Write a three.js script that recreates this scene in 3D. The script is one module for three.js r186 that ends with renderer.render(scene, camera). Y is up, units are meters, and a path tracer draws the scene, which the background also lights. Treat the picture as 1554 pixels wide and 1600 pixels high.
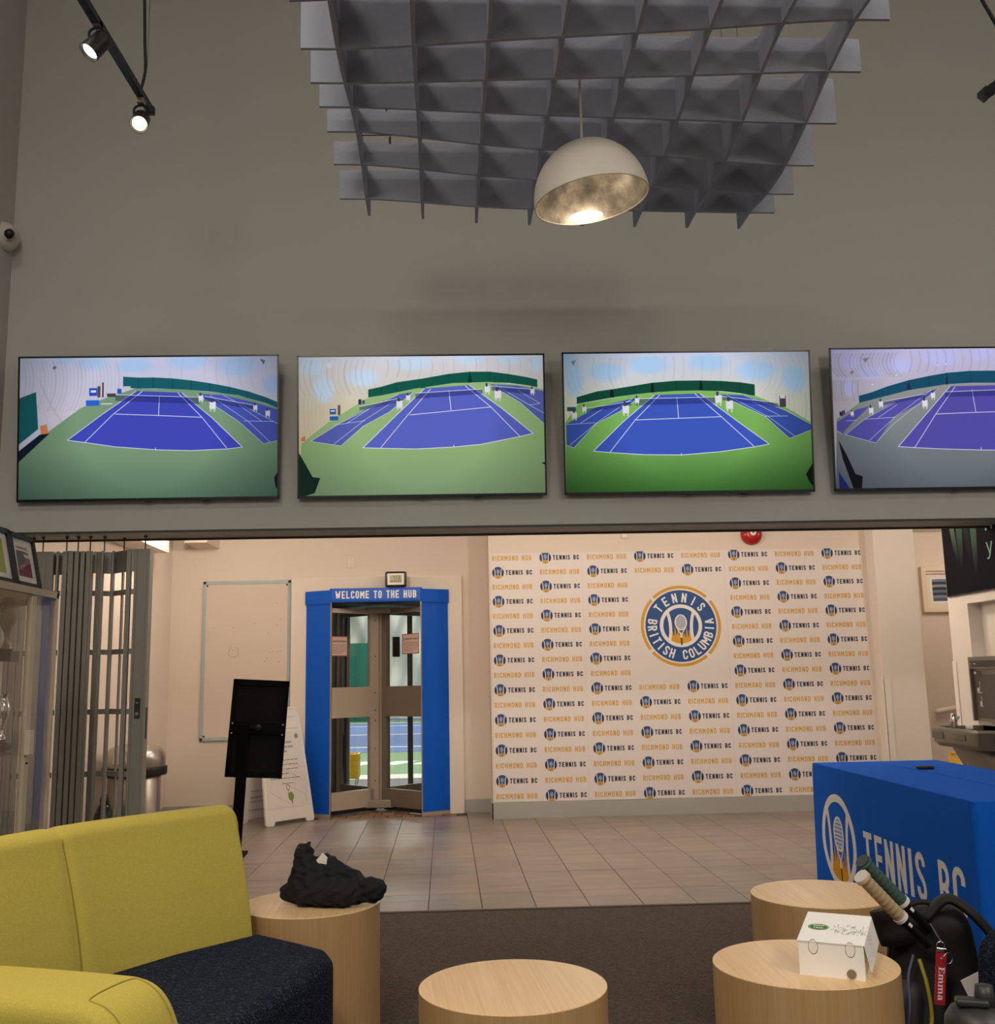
import * as THREE from 'three';
import { mergeGeometries, mergeVertices, toCreasedNormals } from 'three/addons/utils/BufferGeometryUtils.js';
import { RoundedBoxGeometry } from 'three/addons/geometries/RoundedBoxGeometry.js';
import { MarchingCubes } from 'three/addons/objects/MarchingCubes.js';
import { RectAreaLightUniformsLib } from 'three/addons/lights/RectAreaLightUniformsLib.js';

// ---------- camera, lights, exposure ----------
RectAreaLightUniformsLib.init();
const D = Math.PI / 180;
const scene = new THREE.Scene();
scene.background = new THREE.Color(0x000000);
const renderer = new THREE.WebGLRenderer({ antialias: true });
renderer.toneMapping = THREE.LinearToneMapping;
renderer.toneMappingExposure = 1.0;
renderer.shadowMap.enabled = true;
const camera = new THREE.PerspectiveCamera(2 * Math.atan(800 / 1590) / D, 1554 / 1600, 0.05, 120);
camera.position.set(0, 1.3, 0);
camera.rotation.set(9.28 * D, -1.92 * D, -1.15 * D, 'YXZ');
scene.add(camera);
// room lamps: [x, y, z, width, depth, intensity, colour, name]
const HALL_LAMPS = [
  [-2.3, 6.9, -2.0, 1.3, 1.3, 9.5, 0xfff4e8, 'beside the left track'], [5.0, 6.9, -2.0, 1.3, 1.3, 11, 0xfff4e8, 'beside the right track'],
  [-1.4, 5.2, 1.4, 1.2, 1.2, 39, 0xfff6ec, 'above and left of the seats'], [3.6, 5.2, 1.4, 1.2, 1.2, 39, 0xfff6ec, 'above and right of the seats'],
];
// wall-washing heads on the two tracks, nearer than the picture: [x, y, z, aim, candela]
const WASH = [[-1.65, 4.12, -1.2, [0.25, 0.16, -1], 6.5], [3.56, 4.08, -1.2, [-0.2, 0.16, -1], 7.5]];
// lobby downlights: [x, z, intensity, where]
const LOBBY_LAMPS = [[-2.45, -8.9, 1.9, 'in the lobby corner beside the gate'], [-0.9, -8.3, 2.3, 'before the revolving door'], [0.9, -8.2, 2.2, 'before the left end of the printed backdrop'], [2.55, -8.2, 2.3, 'before the right end of the printed backdrop'], [4.3, -8.6, 1.0, 'before the white pier'], [5.3, -9.9, 1.3, 'in the side corridor'], [0.3, -7.3, 1.7, 'just inside the lobby opening'], [2.7, -7.4, 0.8, 'beside the drinking fountain']];
const COURT_LAMPS = [[-1.2, 8.3, -12.4, 2, 1, 26, 0xf6f8f0, 'right above the doorway'], [-2, 8.4, -16.5, 4, 4, 17, 0xf6f8f0, 'nearer the door'], [-3, 7.4, -29, 6, 3, 13, 0xf6f8f0, 'nearer the far wall']];

// ---------- helpers ----------
let seed = 12345;
const rnd = (a = 0, b = 1) => { seed = (seed * 1664525 + 1013904223) >>> 0; return a + (b - a) * (seed / 4294967296); };
const names = new Map();
function numbered(n) { const k = names.get(n) || 0; names.set(n, k + 1); return k ? n + '_' + String(k).padStart(3, '0') : n; }
function tag(o, label, category, group) { o.userData.label = label; if (category) o.userData.category = category; if (group) o.userData.group = group; return o; }
function thing(name, label, category, [x, y, z] = [0, 0, 0], turn = 0, group) {
  const o = new THREE.Group(); o.name = numbered(name); o.position.set(x, y, z); o.rotation.y = turn; scene.add(o);
  return tag(o, label, category, group);
}
function struct(name, pos) { const o = new THREE.Group(); o.name = numbered(name); o.userData.kind = 'structure'; if (pos) o.position.set(...pos); scene.add(o); return o; }
function flat(g) { let r = g.index ? g.toNonIndexed() : g; for (const k of Object.keys(r.attributes)) if (!['position', 'normal', 'uv'].includes(k)) r.deleteAttribute(k); if (!r.attributes.normal) r.computeVertexNormals(); return r; }
function uvBox(g) {             // uv in metres, projected along the dominant axis of each face
  g = flat(g); const p = g.attributes.position, uv = new Float32Array(p.count * 2), a = new THREE.Vector3(), b = new THREE.Vector3(), c = new THREE.Vector3();
  for (let i = 0; i < p.count; i += 3) {
    a.fromBufferAttribute(p, i); b.fromBufferAttribute(p, i + 1); c.fromBufferAttribute(p, i + 2);
    const n = b.clone().sub(a).cross(c.clone().sub(a)), x = Math.abs(n.x), y = Math.abs(n.y), z = Math.abs(n.z);
    [a, b, c].forEach((v, k) => { const [s, t] = y >= x && y >= z ? [v.x, v.z] : x >= z ? [v.z, v.y] : [v.x, v.y]; uv[(i + k) * 2] = s; uv[(i + k) * 2 + 1] = t; });
  }
  g.setAttribute('uv', new THREE.BufferAttribute(uv, 2)); return g;
}
const G = (...gs) => { const f = gs.flat().map((g) => flat(g.attributes.uv && g.userData.keepUv ? g : uvBox(g))); return f.length === 1 ? f[0] : mergeGeometries(f); };
function mesh(name, geo, mat, parent) {
  const m = new THREE.Mesh(Array.isArray(geo) ? G(geo) : geo.userData.keepUv ? flat(geo) : uvBox(geo), mat);
  m.name = parent === scene ? numbered(name) : name; m.castShadow = m.receiveShadow = true; parent.add(m); return m;
}
// a repeat part under one parent gets a number of its own
function part(parent, name, geo, mat) {
  let n = name, k = 0; while (parent.children.some((c) => c.name === n)) n = name + '_' + String(++k).padStart(3, '0');
  return mesh(n, geo, mat, parent);
}
function solo(name, label, category, geo, mat, pos, turn = 0, group) { const m = mesh(name, geo, mat, scene); if (pos) m.position.set(...pos); m.rotation.y = turn; return tag(m, label, category, group); }
const box = (x0, x1, y0, y1, z0, z1) => new THREE.BoxGeometry(x1 - x0, y1 - y0, z1 - z0).translate((x0 + x1) / 2, (y0 + y1) / 2, (z0 + z1) / 2);
const cbox = (w, h, d, x = 0, y = 0, z = 0) => new THREE.BoxGeometry(w, h, d).translate(x, y, z);
const rbox = (w, h, d, r, x = 0, y = 0, z = 0, s = 2) => new RoundedBoxGeometry(w, h, d, s, Math.min(r, w / 2 - 1e-4, h / 2 - 1e-4, d / 2 - 1e-4)).translate(x, y, z);
const cyl = (r0, r1, h, x = 0, y = 0, z = 0, n = 32) => new THREE.CylinderGeometry(r0, r1, h, n).translate(x, y, z);
function bar(a, b, r, n = 10) {  // round bar between two points
  const A = new THREE.Vector3(...a), B = new THREE.Vector3(...b), d = B.clone().sub(A), g = new THREE.CylinderGeometry(r, r, d.length(), n);
  g.applyQuaternion(new THREE.Quaternion().setFromUnitVectors(new THREE.Vector3(0, 1, 0), d.clone().normalize())); return g.translate(...A.add(B).multiplyScalar(0.5).toArray());
}
function beam(a, b, w, t, up = [0, 1, 0]) { // rectangular bar from a to b, w along `up` cross, t along up
  const A = new THREE.Vector3(...a), B = new THREE.Vector3(...b), z = B.clone().sub(A), L = z.length(); z.normalize();
  const x = new THREE.Vector3(...up).cross(z).normalize(), y = z.clone().cross(x), g = new THREE.BoxGeometry(w, t, L);
  g.applyMatrix4(new THREE.Matrix4().makeBasis(x, y, z)); return g.translate(...A.add(B).multiplyScalar(0.5).toArray());
}
const tube = (pts, r, seg = 48, n = 8, closed = false) => new THREE.TubeGeometry(new THREE.CatmullRomCurve3(pts.map((p) => new THREE.Vector3(...p)), closed), seg, r, n, closed);
const lathe = (pts, n = 48) => new THREE.LatheGeometry(pts.map(([x, y]) => new THREE.Vector2(x, y)), n);
function poly(pts, depth, bevel = 0, seg = 2) { // outline in XY extruded along +Z
  const s = new THREE.Shape(pts.map(([x, y]) => new THREE.Vector2(x, y)));
  return new THREE.ExtrudeGeometry(s, { depth: depth - 2 * bevel, bevelEnabled: bevel > 0, bevelSize: bevel, bevelThickness: bevel, bevelOffset: -bevel, bevelSegments: seg, curveSegments: 24 }).translate(0, 0, bevel);
}
function prism(P, y0, y1, ch = 0) { // convex outline [x,z] (counter-clockwise seen from above) standing from y0 to y1 with a chamfered top edge
  const cx = P.reduce((s, p) => s + p[0], 0) / P.length, cz = P.reduce((s, p) => s + p[1], 0) / P.length, pos = [], n = P.length;
  const ins = P.map(([x, z]) => { const dx = cx - x, dz = cz - z, L = Math.hypot(dx, dz) || 1; return [x + dx / L * ch * 1.4, z + dz / L * ch * 1.4]; });
  const tri = (...v) => v.forEach((q) => pos.push(...q));
  for (let i = 0; i < n; i++) {
    const j = (i + 1) % n, a = P[i], b = P[j], c = ins[i], d = ins[j], ym = y1 - ch;
    tri([a[0], y0, a[1]], [b[0], y0, b[1]], [b[0], ym, b[1]], [a[0], y0, a[1]], [b[0], ym, b[1]], [a[0], ym, a[1]]);
    if (ch) tri([a[0], ym, a[1]], [b[0], ym, b[1]], [d[0], y1, d[1]], [a[0], ym, a[1]], [d[0], y1, d[1]], [c[0], y1, c[1]]);
    if (i > 0 && i < n - 1) tri([ins[0][0], y1, ins[0][1]], [c[0], y1, c[1]], [d[0], y1, d[1]]);
  }
  const g = new THREE.BufferGeometry(); g.setAttribute('position', new THREE.Float32BufferAttribute(pos, 3)); g.computeVertexNormals(); return g;
}
function softBox(w, h, d, r, nx, ny, nz, warp) { // subdivided rounded box that can be bent by warp(v)
  const g = new THREE.BoxGeometry(w, h, d, nx, ny, nz), p = g.attributes.position, v = new THREE.Vector3(), q = new THREE.Vector3();
  for (let i = 0; i < p.count; i++) {
    v.fromBufferAttribute(p, i); q.set(THREE.MathUtils.clamp(v.x, -w / 2 + r, w / 2 - r), THREE.MathUtils.clamp(v.y, -h / 2 + r, h / 2 - r), THREE.MathUtils.clamp(v.z, -d / 2 + r, d / 2 - r));
    v.sub(q); if (v.lengthSq() > 1e-12) v.setLength(Math.min(r, v.length() * 1)).normalize().multiplyScalar(r); v.add(q); if (warp) warp(v); p.setXYZ(i, v.x, v.y, v.z);
  }
  g.deleteAttribute('normal'); g.deleteAttribute('uv'); const m = mergeVertices(g, 1e-4); m.computeVertexNormals(); return m;
}
function loft(rings, closedU = true, caps = true) { // rings of equal point counts joined into a smooth skin
  const n = rings[0].length, pos = [], idx = [];
  rings.forEach((r) => r.forEach((p) => pos.push(...p)));
  const m = closedU ? n : n - 1;
  for (let i = 0; i < rings.length - 1; i++) for (let j = 0; j < m; j++) { const a = i * n + j, b = i * n + (j + 1) % n, c = a + n, d = b + n; idx.push(a, b, d, a, d, c); }
  if (caps) for (const [k, s] of [[0, -1], [rings.length - 1, 1]]) {
    const c = rings[k].reduce((t, p) => [t[0] + p[0] / n, t[1] + p[1] / n, t[2] + p[2] / n], [0, 0, 0]), ci = pos.length / 3; pos.push(...c);
    for (let j = 0; j < n; j++) { const a = k * n + j, b = k * n + (j + 1) % n; s > 0 ? idx.push(a, b, ci) : idx.push(b, a, ci); }
  }
  const g = new THREE.BufferGeometry(); g.setAttribute('position', new THREE.Float32BufferAttribute(pos, 3)); g.setIndex(idx); g.computeVertexNormals(); return g;
}

// ---------- procedural textures ----------
function hash(x, y, s) { let h = Math.imul(x, 374761393) ^ Math.imul(y, 668265263) ^ Math.imul(s, 974634777); h = Math.imul(h ^ (h >>> 13), 1274126177); return ((h ^ (h >>> 16)) >>> 0) / 4294967296; }
function vnoise(x, y, px, py, s) { // periodic value noise
  const xi = Math.floor(x), yi = Math.floor(y), fx = x - xi, fy = y - yi, u = fx * fx * (3 - 2 * fx), v = fy * fy * (3 - 2 * fy), m = (a, n) => ((a % n) + n) % n;
  const a = hash(m(xi, px), m(yi, py), s), b = hash(m(xi + 1, px), m(yi, py), s), c = hash(m(xi, px), m(yi + 1, py), s), d = hash(m(xi + 1, px), m(yi + 1, py), s);
  return a + (b - a) * u + (c - a) * v + (a - b - c + d) * u * v;
}
function fbm(u, v, fx, fy, oct, s) { let t = 0, a = 0.5, w = 0; for (let o = 0; o < oct; o++) { t += a * vnoise(u * fx, v * fy, fx, fy, s + o); w += a; a *= 0.5; fx *= 2; fy *= 2; } return t / w; }
function tex(n, f, srgb, size = 1, sizeY = size) {
  const d = new Uint8Array(n * n * 4);
  for (let y = 0; y < n; y++) for (let x = 0; x < n; x++) { const c = f(x / n, y / n), o = (y * n + x) * 4; if (typeof c === 'number') d[o] = d[o + 1] = d[o + 2] = c * 255; else { d[o] = c[0]; d[o + 1] = c[1]; d[o + 2] = c[2]; } d[o + 3] = 255; }
  const t = new THREE.DataTexture(d, n, n); t.wrapS = t.wrapT = THREE.RepeatWrapping; t.magFilter = THREE.LinearFilter; t.minFilter = THREE.LinearMipmapLinearFilter; t.generateMipmaps = true;
  if (srgb) t.colorSpace = THREE.SRGBColorSpace; t.repeat.set(1 / size, 1 / sizeY); t.needsUpdate = true; return t;
}
const mix3 = (a, b, t) => [a[0] + (b[0] - a[0]) * t, a[1] + (b[1] - a[1]) * t, a[2] + (b[2] - a[2]) * t];
function canvasTex(w, h, draw) { const c = document.createElement('canvas'); c.width = w; c.height = h; draw(c.getContext('2d'), w, h); const t = new THREE.CanvasTexture(c); t.colorSpace = THREE.SRGBColorSpace; t.magFilter = THREE.LinearFilter; return t; }
const std = (color, roughness = 0.7, o = {}) => new THREE.MeshStandardMaterial({ color, roughness, ...o });
const phy = (color, roughness = 0.7, o = {}) => new THREE.MeshPhysicalMaterial({ color, roughness, ...o });
const T = {
  plaster: tex(256, (u, v) => 0.35 * fbm(u, v, 60, 60, 2, 3) + 0.65 * fbm(u, v, 5, 5, 3, 9), false, 0.9),
  carpet: tex(512, (u, v) => { const n = fbm(u, v, 150, 150, 2, 21), m = fbm(u, v, 40, 40, 2, 5); return mix3([46, 37, 30], [99, 82, 67], Math.min(1, Math.max(0, (n - 0.25) * 1.5 * 0.75 + m * 0.25))); }, true, 0.9),
  carpetB: tex(512, (u, v) => fbm(u, v, 150, 150, 2, 21), false, 0.9),
  slate: tex(512, (u, v) => { const n = fbm(u, v, 4, 14, 5, 31), m = fbm(u, v, 3, 3, 3, 77); return mix3([146, 141, 135], [190, 182, 172], Math.min(1, Math.max(0, (n - 0.3) * 1.5 * 0.7 + m * 0.3))); }, true, 1.1),
  wood: tex(512, (u, v) => { const g = fbm(u, v, 90, 4, 3, 41), f = fbm(u, v, 240, 10, 2, 47), b = fbm(u, v, 7, 1, 2, 53); return mix3([214, 173, 120], [243, 211, 164], Math.min(1, Math.max(0, g * 0.55 + f * 0.35 + b * 0.3 - 0.15))); }, true, 0.5, 1.1),
  felt: tex(256, (u, v) => 0.6 * fbm(u, v, 90, 90, 2, 61) + 0.4 * fbm(u, v, 12, 30, 3, 67), false, 0.35),
  weave: tex(256, (u, v) => 0.5 + 0.25 * Math.sin(u * Math.PI * 2 * 64) * Math.sin(v * Math.PI * 2 * 64) + 0.25 * (fbm(u, v, 64, 64, 2, 71) - 0.5) * 2, false, 0.12),
  boucle: tex(512, (u, v) => { const n = fbm(u, v, 40, 90, 2, 81), h = fbm(u, v, 9, 9, 2, 83); const t = Math.max(0, n - 0.52) * 2.6 + (h - 0.5) * 0.12; return mix3([15, 20, 32], [76, 92, 124], Math.min(1, Math.max(0, t))); }, true, 0.22),
  boucleB: tex(512, (u, v) => fbm(u, v, 40, 90, 2, 81), false, 0.22),
  leaf: tex(512, (u, v) => { const n = fbm(u, v, 7, 7, 5, 91), r = Math.abs(fbm(u, v, 9, 9, 4, 95) - 0.5) * 2; return mix3([104, 99, 92], [214, 206, 192], Math.min(1, Math.max(0, n * 1.5 + (r < 0.05 ? 0.12 : 0) - 0.35))); }, true, 0.5),
  brushed: tex(256, (u, v) => fbm(u, v, 4, 120, 2, 101), false, 0.3),
  yellow: tex(256, (u, v) => { const n = fbm(u, v, 128, 128, 2, 111); return mix3([174, 158, 60], [204, 188, 92], n); }, true, 0.16),
};
const plaster = (hex) => std(hex, 0.85, { bumpMap: T.plaster, bumpScale: 0.0006 });
const M = {
  hallWall: plaster(0xb0afaa), lobbyWall: plaster(0xe2d4c4), whiteWall: plaster(0xeadfd2), trimWhite: std(0xe6d9c8, 0.5), ceiling: plaster(0xe0dbd2),
  baseboard: std(0xa9a69f, 0.55), carpet: std(0xffffff, 0.97, { map: T.carpet, bumpMap: T.carpetB, bumpScale: 0.004 }), black: std(0x0c0c0d, 0.45), blackMatt: std(0x0d0d0e, 0.8),
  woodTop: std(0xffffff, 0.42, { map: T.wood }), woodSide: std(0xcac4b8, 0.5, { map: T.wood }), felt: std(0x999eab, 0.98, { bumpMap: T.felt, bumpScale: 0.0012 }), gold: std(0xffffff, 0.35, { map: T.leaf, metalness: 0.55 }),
  white: std(0xe9e4da, 0.5), steel: std(0xb9b2a8, 0.32, { metalness: 0.9, bumpMap: T.brushed, bumpScale: 0.0002 }), chrome: std(0xd8d6d2, 0.12, { metalness: 1 }), alu: std(0x9a9182, 0.42, { metalness: 0.55 }), bronze: std(0xc4b5a0, 0.45, { metalness: 0.25 }),
  gate: std(0x8f8b81, 0.5, { metalness: 0.3 }), gateDark: std(0x3a3833, 0.6), blue: phy(0x0a58c4, 0.5, { specularIntensity: 0.35, bumpMap: T.plaster, bumpScale: 0.0004 }), blueCloth: phy(0x105cc4, 0.95, { specularIntensity: 0.25, bumpMap: T.weave, bumpScale: 0.0003 }),
  sofa: std(0xffffff, 0.9, { map: T.yellow, bumpMap: T.weave, bumpScale: 0.0006 }), navy: phy(0xffffff, 0.97, { specularIntensity: 0.3, map: T.boucle, bumpMap: T.boucleB, bumpScale: 0.003 }), glass: phy(0xffffff, 0.02, { transmission: 1, thickness: 0, ior: 1.5 }), card: std(0xfbf8f0, 0.7),
  dark: std(0x241f1b, 0.7), greenCurtain: std(0x0c6250, 0.85, { bumpMap: T.felt, bumpScale: 0.001 }), dome: std(0xe6e6da, 0.8), courtGreen: std(0x7f9a76, 0.85), courtBlue: std(0x6a7fb0, 0.85), line: std(0xf0f0ec, 0.8),
};
// narrow rounded signage lettering drawn with strokes
const GW = { I: 0.16, ' ': 0.34, M: 0.62, W: 0.74, ':': 0.16, '-': 0.3 };
function glyph(c, ch, x, y, w, h, s) {
  const l = x + s / 2, r = x + w - s / 2, t = y + s / 2, b = y + h - s / 2, cx = x + w / 2, m = y + h * 0.5, R = (r - l) / 2, P = (...p) => { c.moveTo(p[0], p[1]); for (let i = 2; i < p.length; i += 2) c.lineTo(p[i], p[i + 1]); };
  c.lineJoin = 'MWAN'.includes(ch) ? 'bevel' : 'miter'; c.beginPath();
  if (ch === 'T') { P(x, t, x + w, t); P(cx, y, cx, y + h); }
  else if (ch === 'E') { P(x + w, t, l, t, l, b, x + w, b); P(l, m, x + w * 0.88, m); }
  else if (ch === 'N') { P(l, y + h, l, y); P(r, y + h, r, y); P(l, y + s * 0.2, r, y + h - s * 0.2); }
  else if (ch === 'I') P(cx, y, cx, y + h);
  else if (ch === 'H') { P(l, y, l, y + h); P(r, y, r, y + h); P(l, m, r, m); }
  else if (ch === 'L') P(l, y, l, b, x + w, b);
  else if (ch === 'A') { P(x + s * 0.3, y + h, cx, y + s * 0.4, x + w - s * 0.3, y + h); P(x + w * 0.22, y + h * 0.68, x + w * 0.78, y + h * 0.68); }
  else if (ch === 'M') P(l, y + h, l, y + s * 0.4, cx, y + h * 0.62, r, y + s * 0.4, r, y + h);
  else if (ch === 'W') P(l, y, x + w * 0.3, y + h - s * 0.4, cx, y + h * 0.3, x + w * 0.7, y + h - s * 0.4, r, y);
  else if (ch === 'U') { c.moveTo(l, y); c.lineTo(l, b - R); c.arc(cx, b - R, R, Math.PI, 0, true); c.lineTo(r, y); }
  else if (ch === 'C' || ch === 'O') { if (ch === 'C') { c.moveTo(r, t + R + h * 0.1); } c.arc(cx, t + R, R, 0, Math.PI, true); c.lineTo(l, b - R); c.arc(cx, b - R, R, Math.PI, 0, true); ch === 'O' ? c.closePath() : c.lineTo(r, b - R - h * 0.1); }
  else if (ch === 'S') { c.moveTo(r, t + R + h * 0.04); c.arc(cx, t + R, R, 0, Math.PI, true); c.bezierCurveTo(l, m + h * 0.02, r, m - h * 0.02, r, b - R); c.arc(cx, b - R, R, 0, Math.PI, false); c.lineTo(l, b - R - h * 0.04); }
  else if ('DBR'.includes(ch)) {
    const lobe = (a, e) => { const k = Math.min((e - a) / 2, (r - l) * 0.62); c.moveTo(l, a); c.lineTo(r - k, a); c.arcTo(r, a, r, a + k, k); c.lineTo(r, e - k); c.arcTo(r, e, r - k, e, k); c.lineTo(l, e); };
    P(l, y, l, y + h); if (ch === 'D') lobe(t, b); else lobe(t, m); if (ch === 'B') lobe(m, b); if (ch === 'R') P(cx, m, r, y + h);
  }
  c.stroke();
}
const textW = (str, h, wf = 0.5, gap = 0.14) => [...str].reduce((a, ch) => a + ((GW[ch] ? GW[ch] * wf / 0.5 : wf) + gap) * h, -gap * h);
function lettering(c, str, x, y, h, color, { wf = 0.5, gap = 0.14, s = 0.15, center = true } = {}) {
  c.strokeStyle = color; c.lineWidth = s * h; c.lineCap = 'butt';
  let px = center ? x - textW(str, h, wf, gap) / 2 : x;
  for (const ch of str) { const w = (GW[ch] ? GW[ch] * wf / 0.5 : wf) * h; if (ch !== ' ') glyph(c, ch, px, y - h / 2, w, h, s * h); px += w + gap * h; }
}
// tennis-ball emblem with a racket standing in flames
function emblem(c, x, y, R, { blue = '#16488f', side = blue, line = '#f2ece2', flame = '#d8a02c', racket = line, ring = true, detail = true, back = true } = {}) {
  c.save(); c.translate(x, y); c.scale(R, R);
  c.save(); c.beginPath(); c.arc(0, 0, 1, 0, 7); c.clip();
  if (back) { c.fillStyle = side; c.fillRect(-1, -1, 2, 2); }
  const seam = (s, k = 0) => { c.moveTo(s * 0.78, -0.95); c.bezierCurveTo(s * (0.46 + k), -0.45, s * (0.4 + k), 0.35, s * (0.66 + k * 0.5), 0.95); };
  c.beginPath(); seam(-1); c.lineTo(0.66, 0.95); c.bezierCurveTo(0.4, 0.35, 0.46, -0.45, 0.78, -0.95); c.closePath(); c.fillStyle = blue; if (back) c.fill(); c.save(); c.clip();
  c.fillStyle = flame; c.beginPath(); c.moveTo(-0.9, 1); const n = detail ? 9 : 5;
  for (let i = 0; i <= n; i++) { const a = -0.62 + 1.24 * i / n, e = Math.abs(a); c.lineTo(a, 0.5 + 0.1 * Math.cos(i)); if (i < n) c.quadraticCurveTo(a + 0.04, 0.3, a * 1.02 + 0.03, 0.02 + (i % 2) * 0.16 + (e < 0.2 ? 0.25 : 0)), c.quadraticCurveTo(a + 0.12, 0.3, a + 0.1, 0.48); }
  c.lineTo(0.9, 1); c.closePath(); c.fill(); c.restore();
  c.strokeStyle = line; c.lineWidth = 0.15; c.beginPath(); seam(-1); c.stroke(); c.beginPath(); seam(1); c.stroke();
  c.restore();
  if (ring) { c.strokeStyle = line; c.lineWidth = 0.17; c.beginPath(); c.arc(0, 0, 0.93, 0, 7); c.stroke(); }
  c.strokeStyle = racket; c.fillStyle = racket;
  if (detail) {
    c.lineWidth = 0.06; c.beginPath(); c.ellipse(0, -0.16, 0.27, 0.35, 0, 0, 7); c.stroke(); c.save(); c.beginPath(); c.ellipse(0, -0.16, 0.26, 0.34, 0, 0, 7); c.clip(); c.lineWidth = 0.028;
    for (let k = -3; k <= 3; k++) { c.beginPath(); c.moveTo(k * 0.075, -0.6); c.lineTo(k * 0.075, 0.3); c.stroke(); } for (let k = -4; k <= 4; k++) { c.beginPath(); c.moveTo(-0.3, -0.16 + k * 0.085); c.lineTo(0.3, -0.16 + k * 0.085); c.stroke(); } c.restore();
    c.lineWidth = 0.05; c.beginPath(); c.moveTo(-0.22, 0.06); c.lineTo(-0.03, 0.4); c.lineTo(-0.03, 0.56); c.moveTo(0.22, 0.06); c.lineTo(0.03, 0.4); c.lineTo(0.03, 0.56); c.stroke();
    c.fillStyle = '#22242a'; c.fillRect(-0.03, 0.58, 0.06, 0.34);
  } else { c.globalAlpha = 0.85; c.fillStyle = '#a9b0be'; c.beginPath(); c.ellipse(0, -0.18, 0.27, 0.38, 0, 0, 7); c.fill(); c.fillRect(-0.07, 0.1, 0.14, 0.35); c.globalAlpha = 1; c.fillStyle = '#3a3020'; c.fillRect(-0.025, 0.62, 0.05, 0.3); }
  c.restore();
}
function arcText(c, str, x, y, R, a0, a1, h, color, inward) { // lettering set around a circle from angle a0 to a1
  const n = str.length; for (let i = 0; i < n; i++) { const a = a0 + (a1 - a0) * i / (n - 1); c.save(); c.translate(x + R * Math.cos(a), y + R * Math.sin(a)); c.rotate(a + (inward ? -Math.PI / 2 : Math.PI / 2)); lettering(c, str[i], 0, 0, h, color, { s: 0.17, wf: 0.52 }); c.restore(); }
}
function blobs3(blobs, res, half, noise = 0) { // soft union of tapered capsules, meshed
    const c = new MarchingCubes(res, M.black, false, false, 200000); c.isolation = 0; const N = res, f = c.field;
    const sm = (a, b, k) => { const h = Math.max(k - Math.abs(a - b), 0) / k; return Math.min(a, b) - h * h * k * 0.25; };
    for (let z = 0; z < N; z++) for (let y = 0; y < N; y++) for (let x = 0; x < N; x++) {
      const X = (x / N * 2 - 1) * half, Y = (y / N * 2 - 1) * half, Z = (z / N * 2 - 1) * half; let d = 9;
      for (const [a, b, ra, rb, k] of blobs) { const bx = b[0] - a[0], by = b[1] - a[1], bz = b[2] - a[2], L = bx * bx + by * by + bz * bz || 1e-9, tt = Math.max(0, Math.min(1, ((X - a[0]) * bx + (Y - a[1]) * by + (Z - a[2]) * bz) / L)); d = sm(d, Math.hypot(X - a[0] - bx * tt, Y - a[1] - by * tt, Z - a[2] - bz * tt) - (ra + (rb - ra) * tt), k || 0.02); }
      if (noise) d += noise * (Math.sin(X * 95 + 3 * Math.sin(Y * 60)) * Math.sin(Y * 80 + 2 * Math.sin(Z * 70)) + 0.6 * Math.sin(Z * 120 + X * 60 + 2 * Math.sin(Y * 90)));
      f[x + y * N + z * N * N] = -d;
    }
    c.update(); const n = c.count, g = new THREE.BufferGeometry(); g.setAttribute('position', new THREE.BufferAttribute(c.positionArray.slice(0, n * 3), 3)); g.setAttribute('normal', new THREE.BufferAttribute(c.normalArray.slice(0, n * 3), 3)); g.scale(half, half, half);
    return g;
  }

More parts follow.
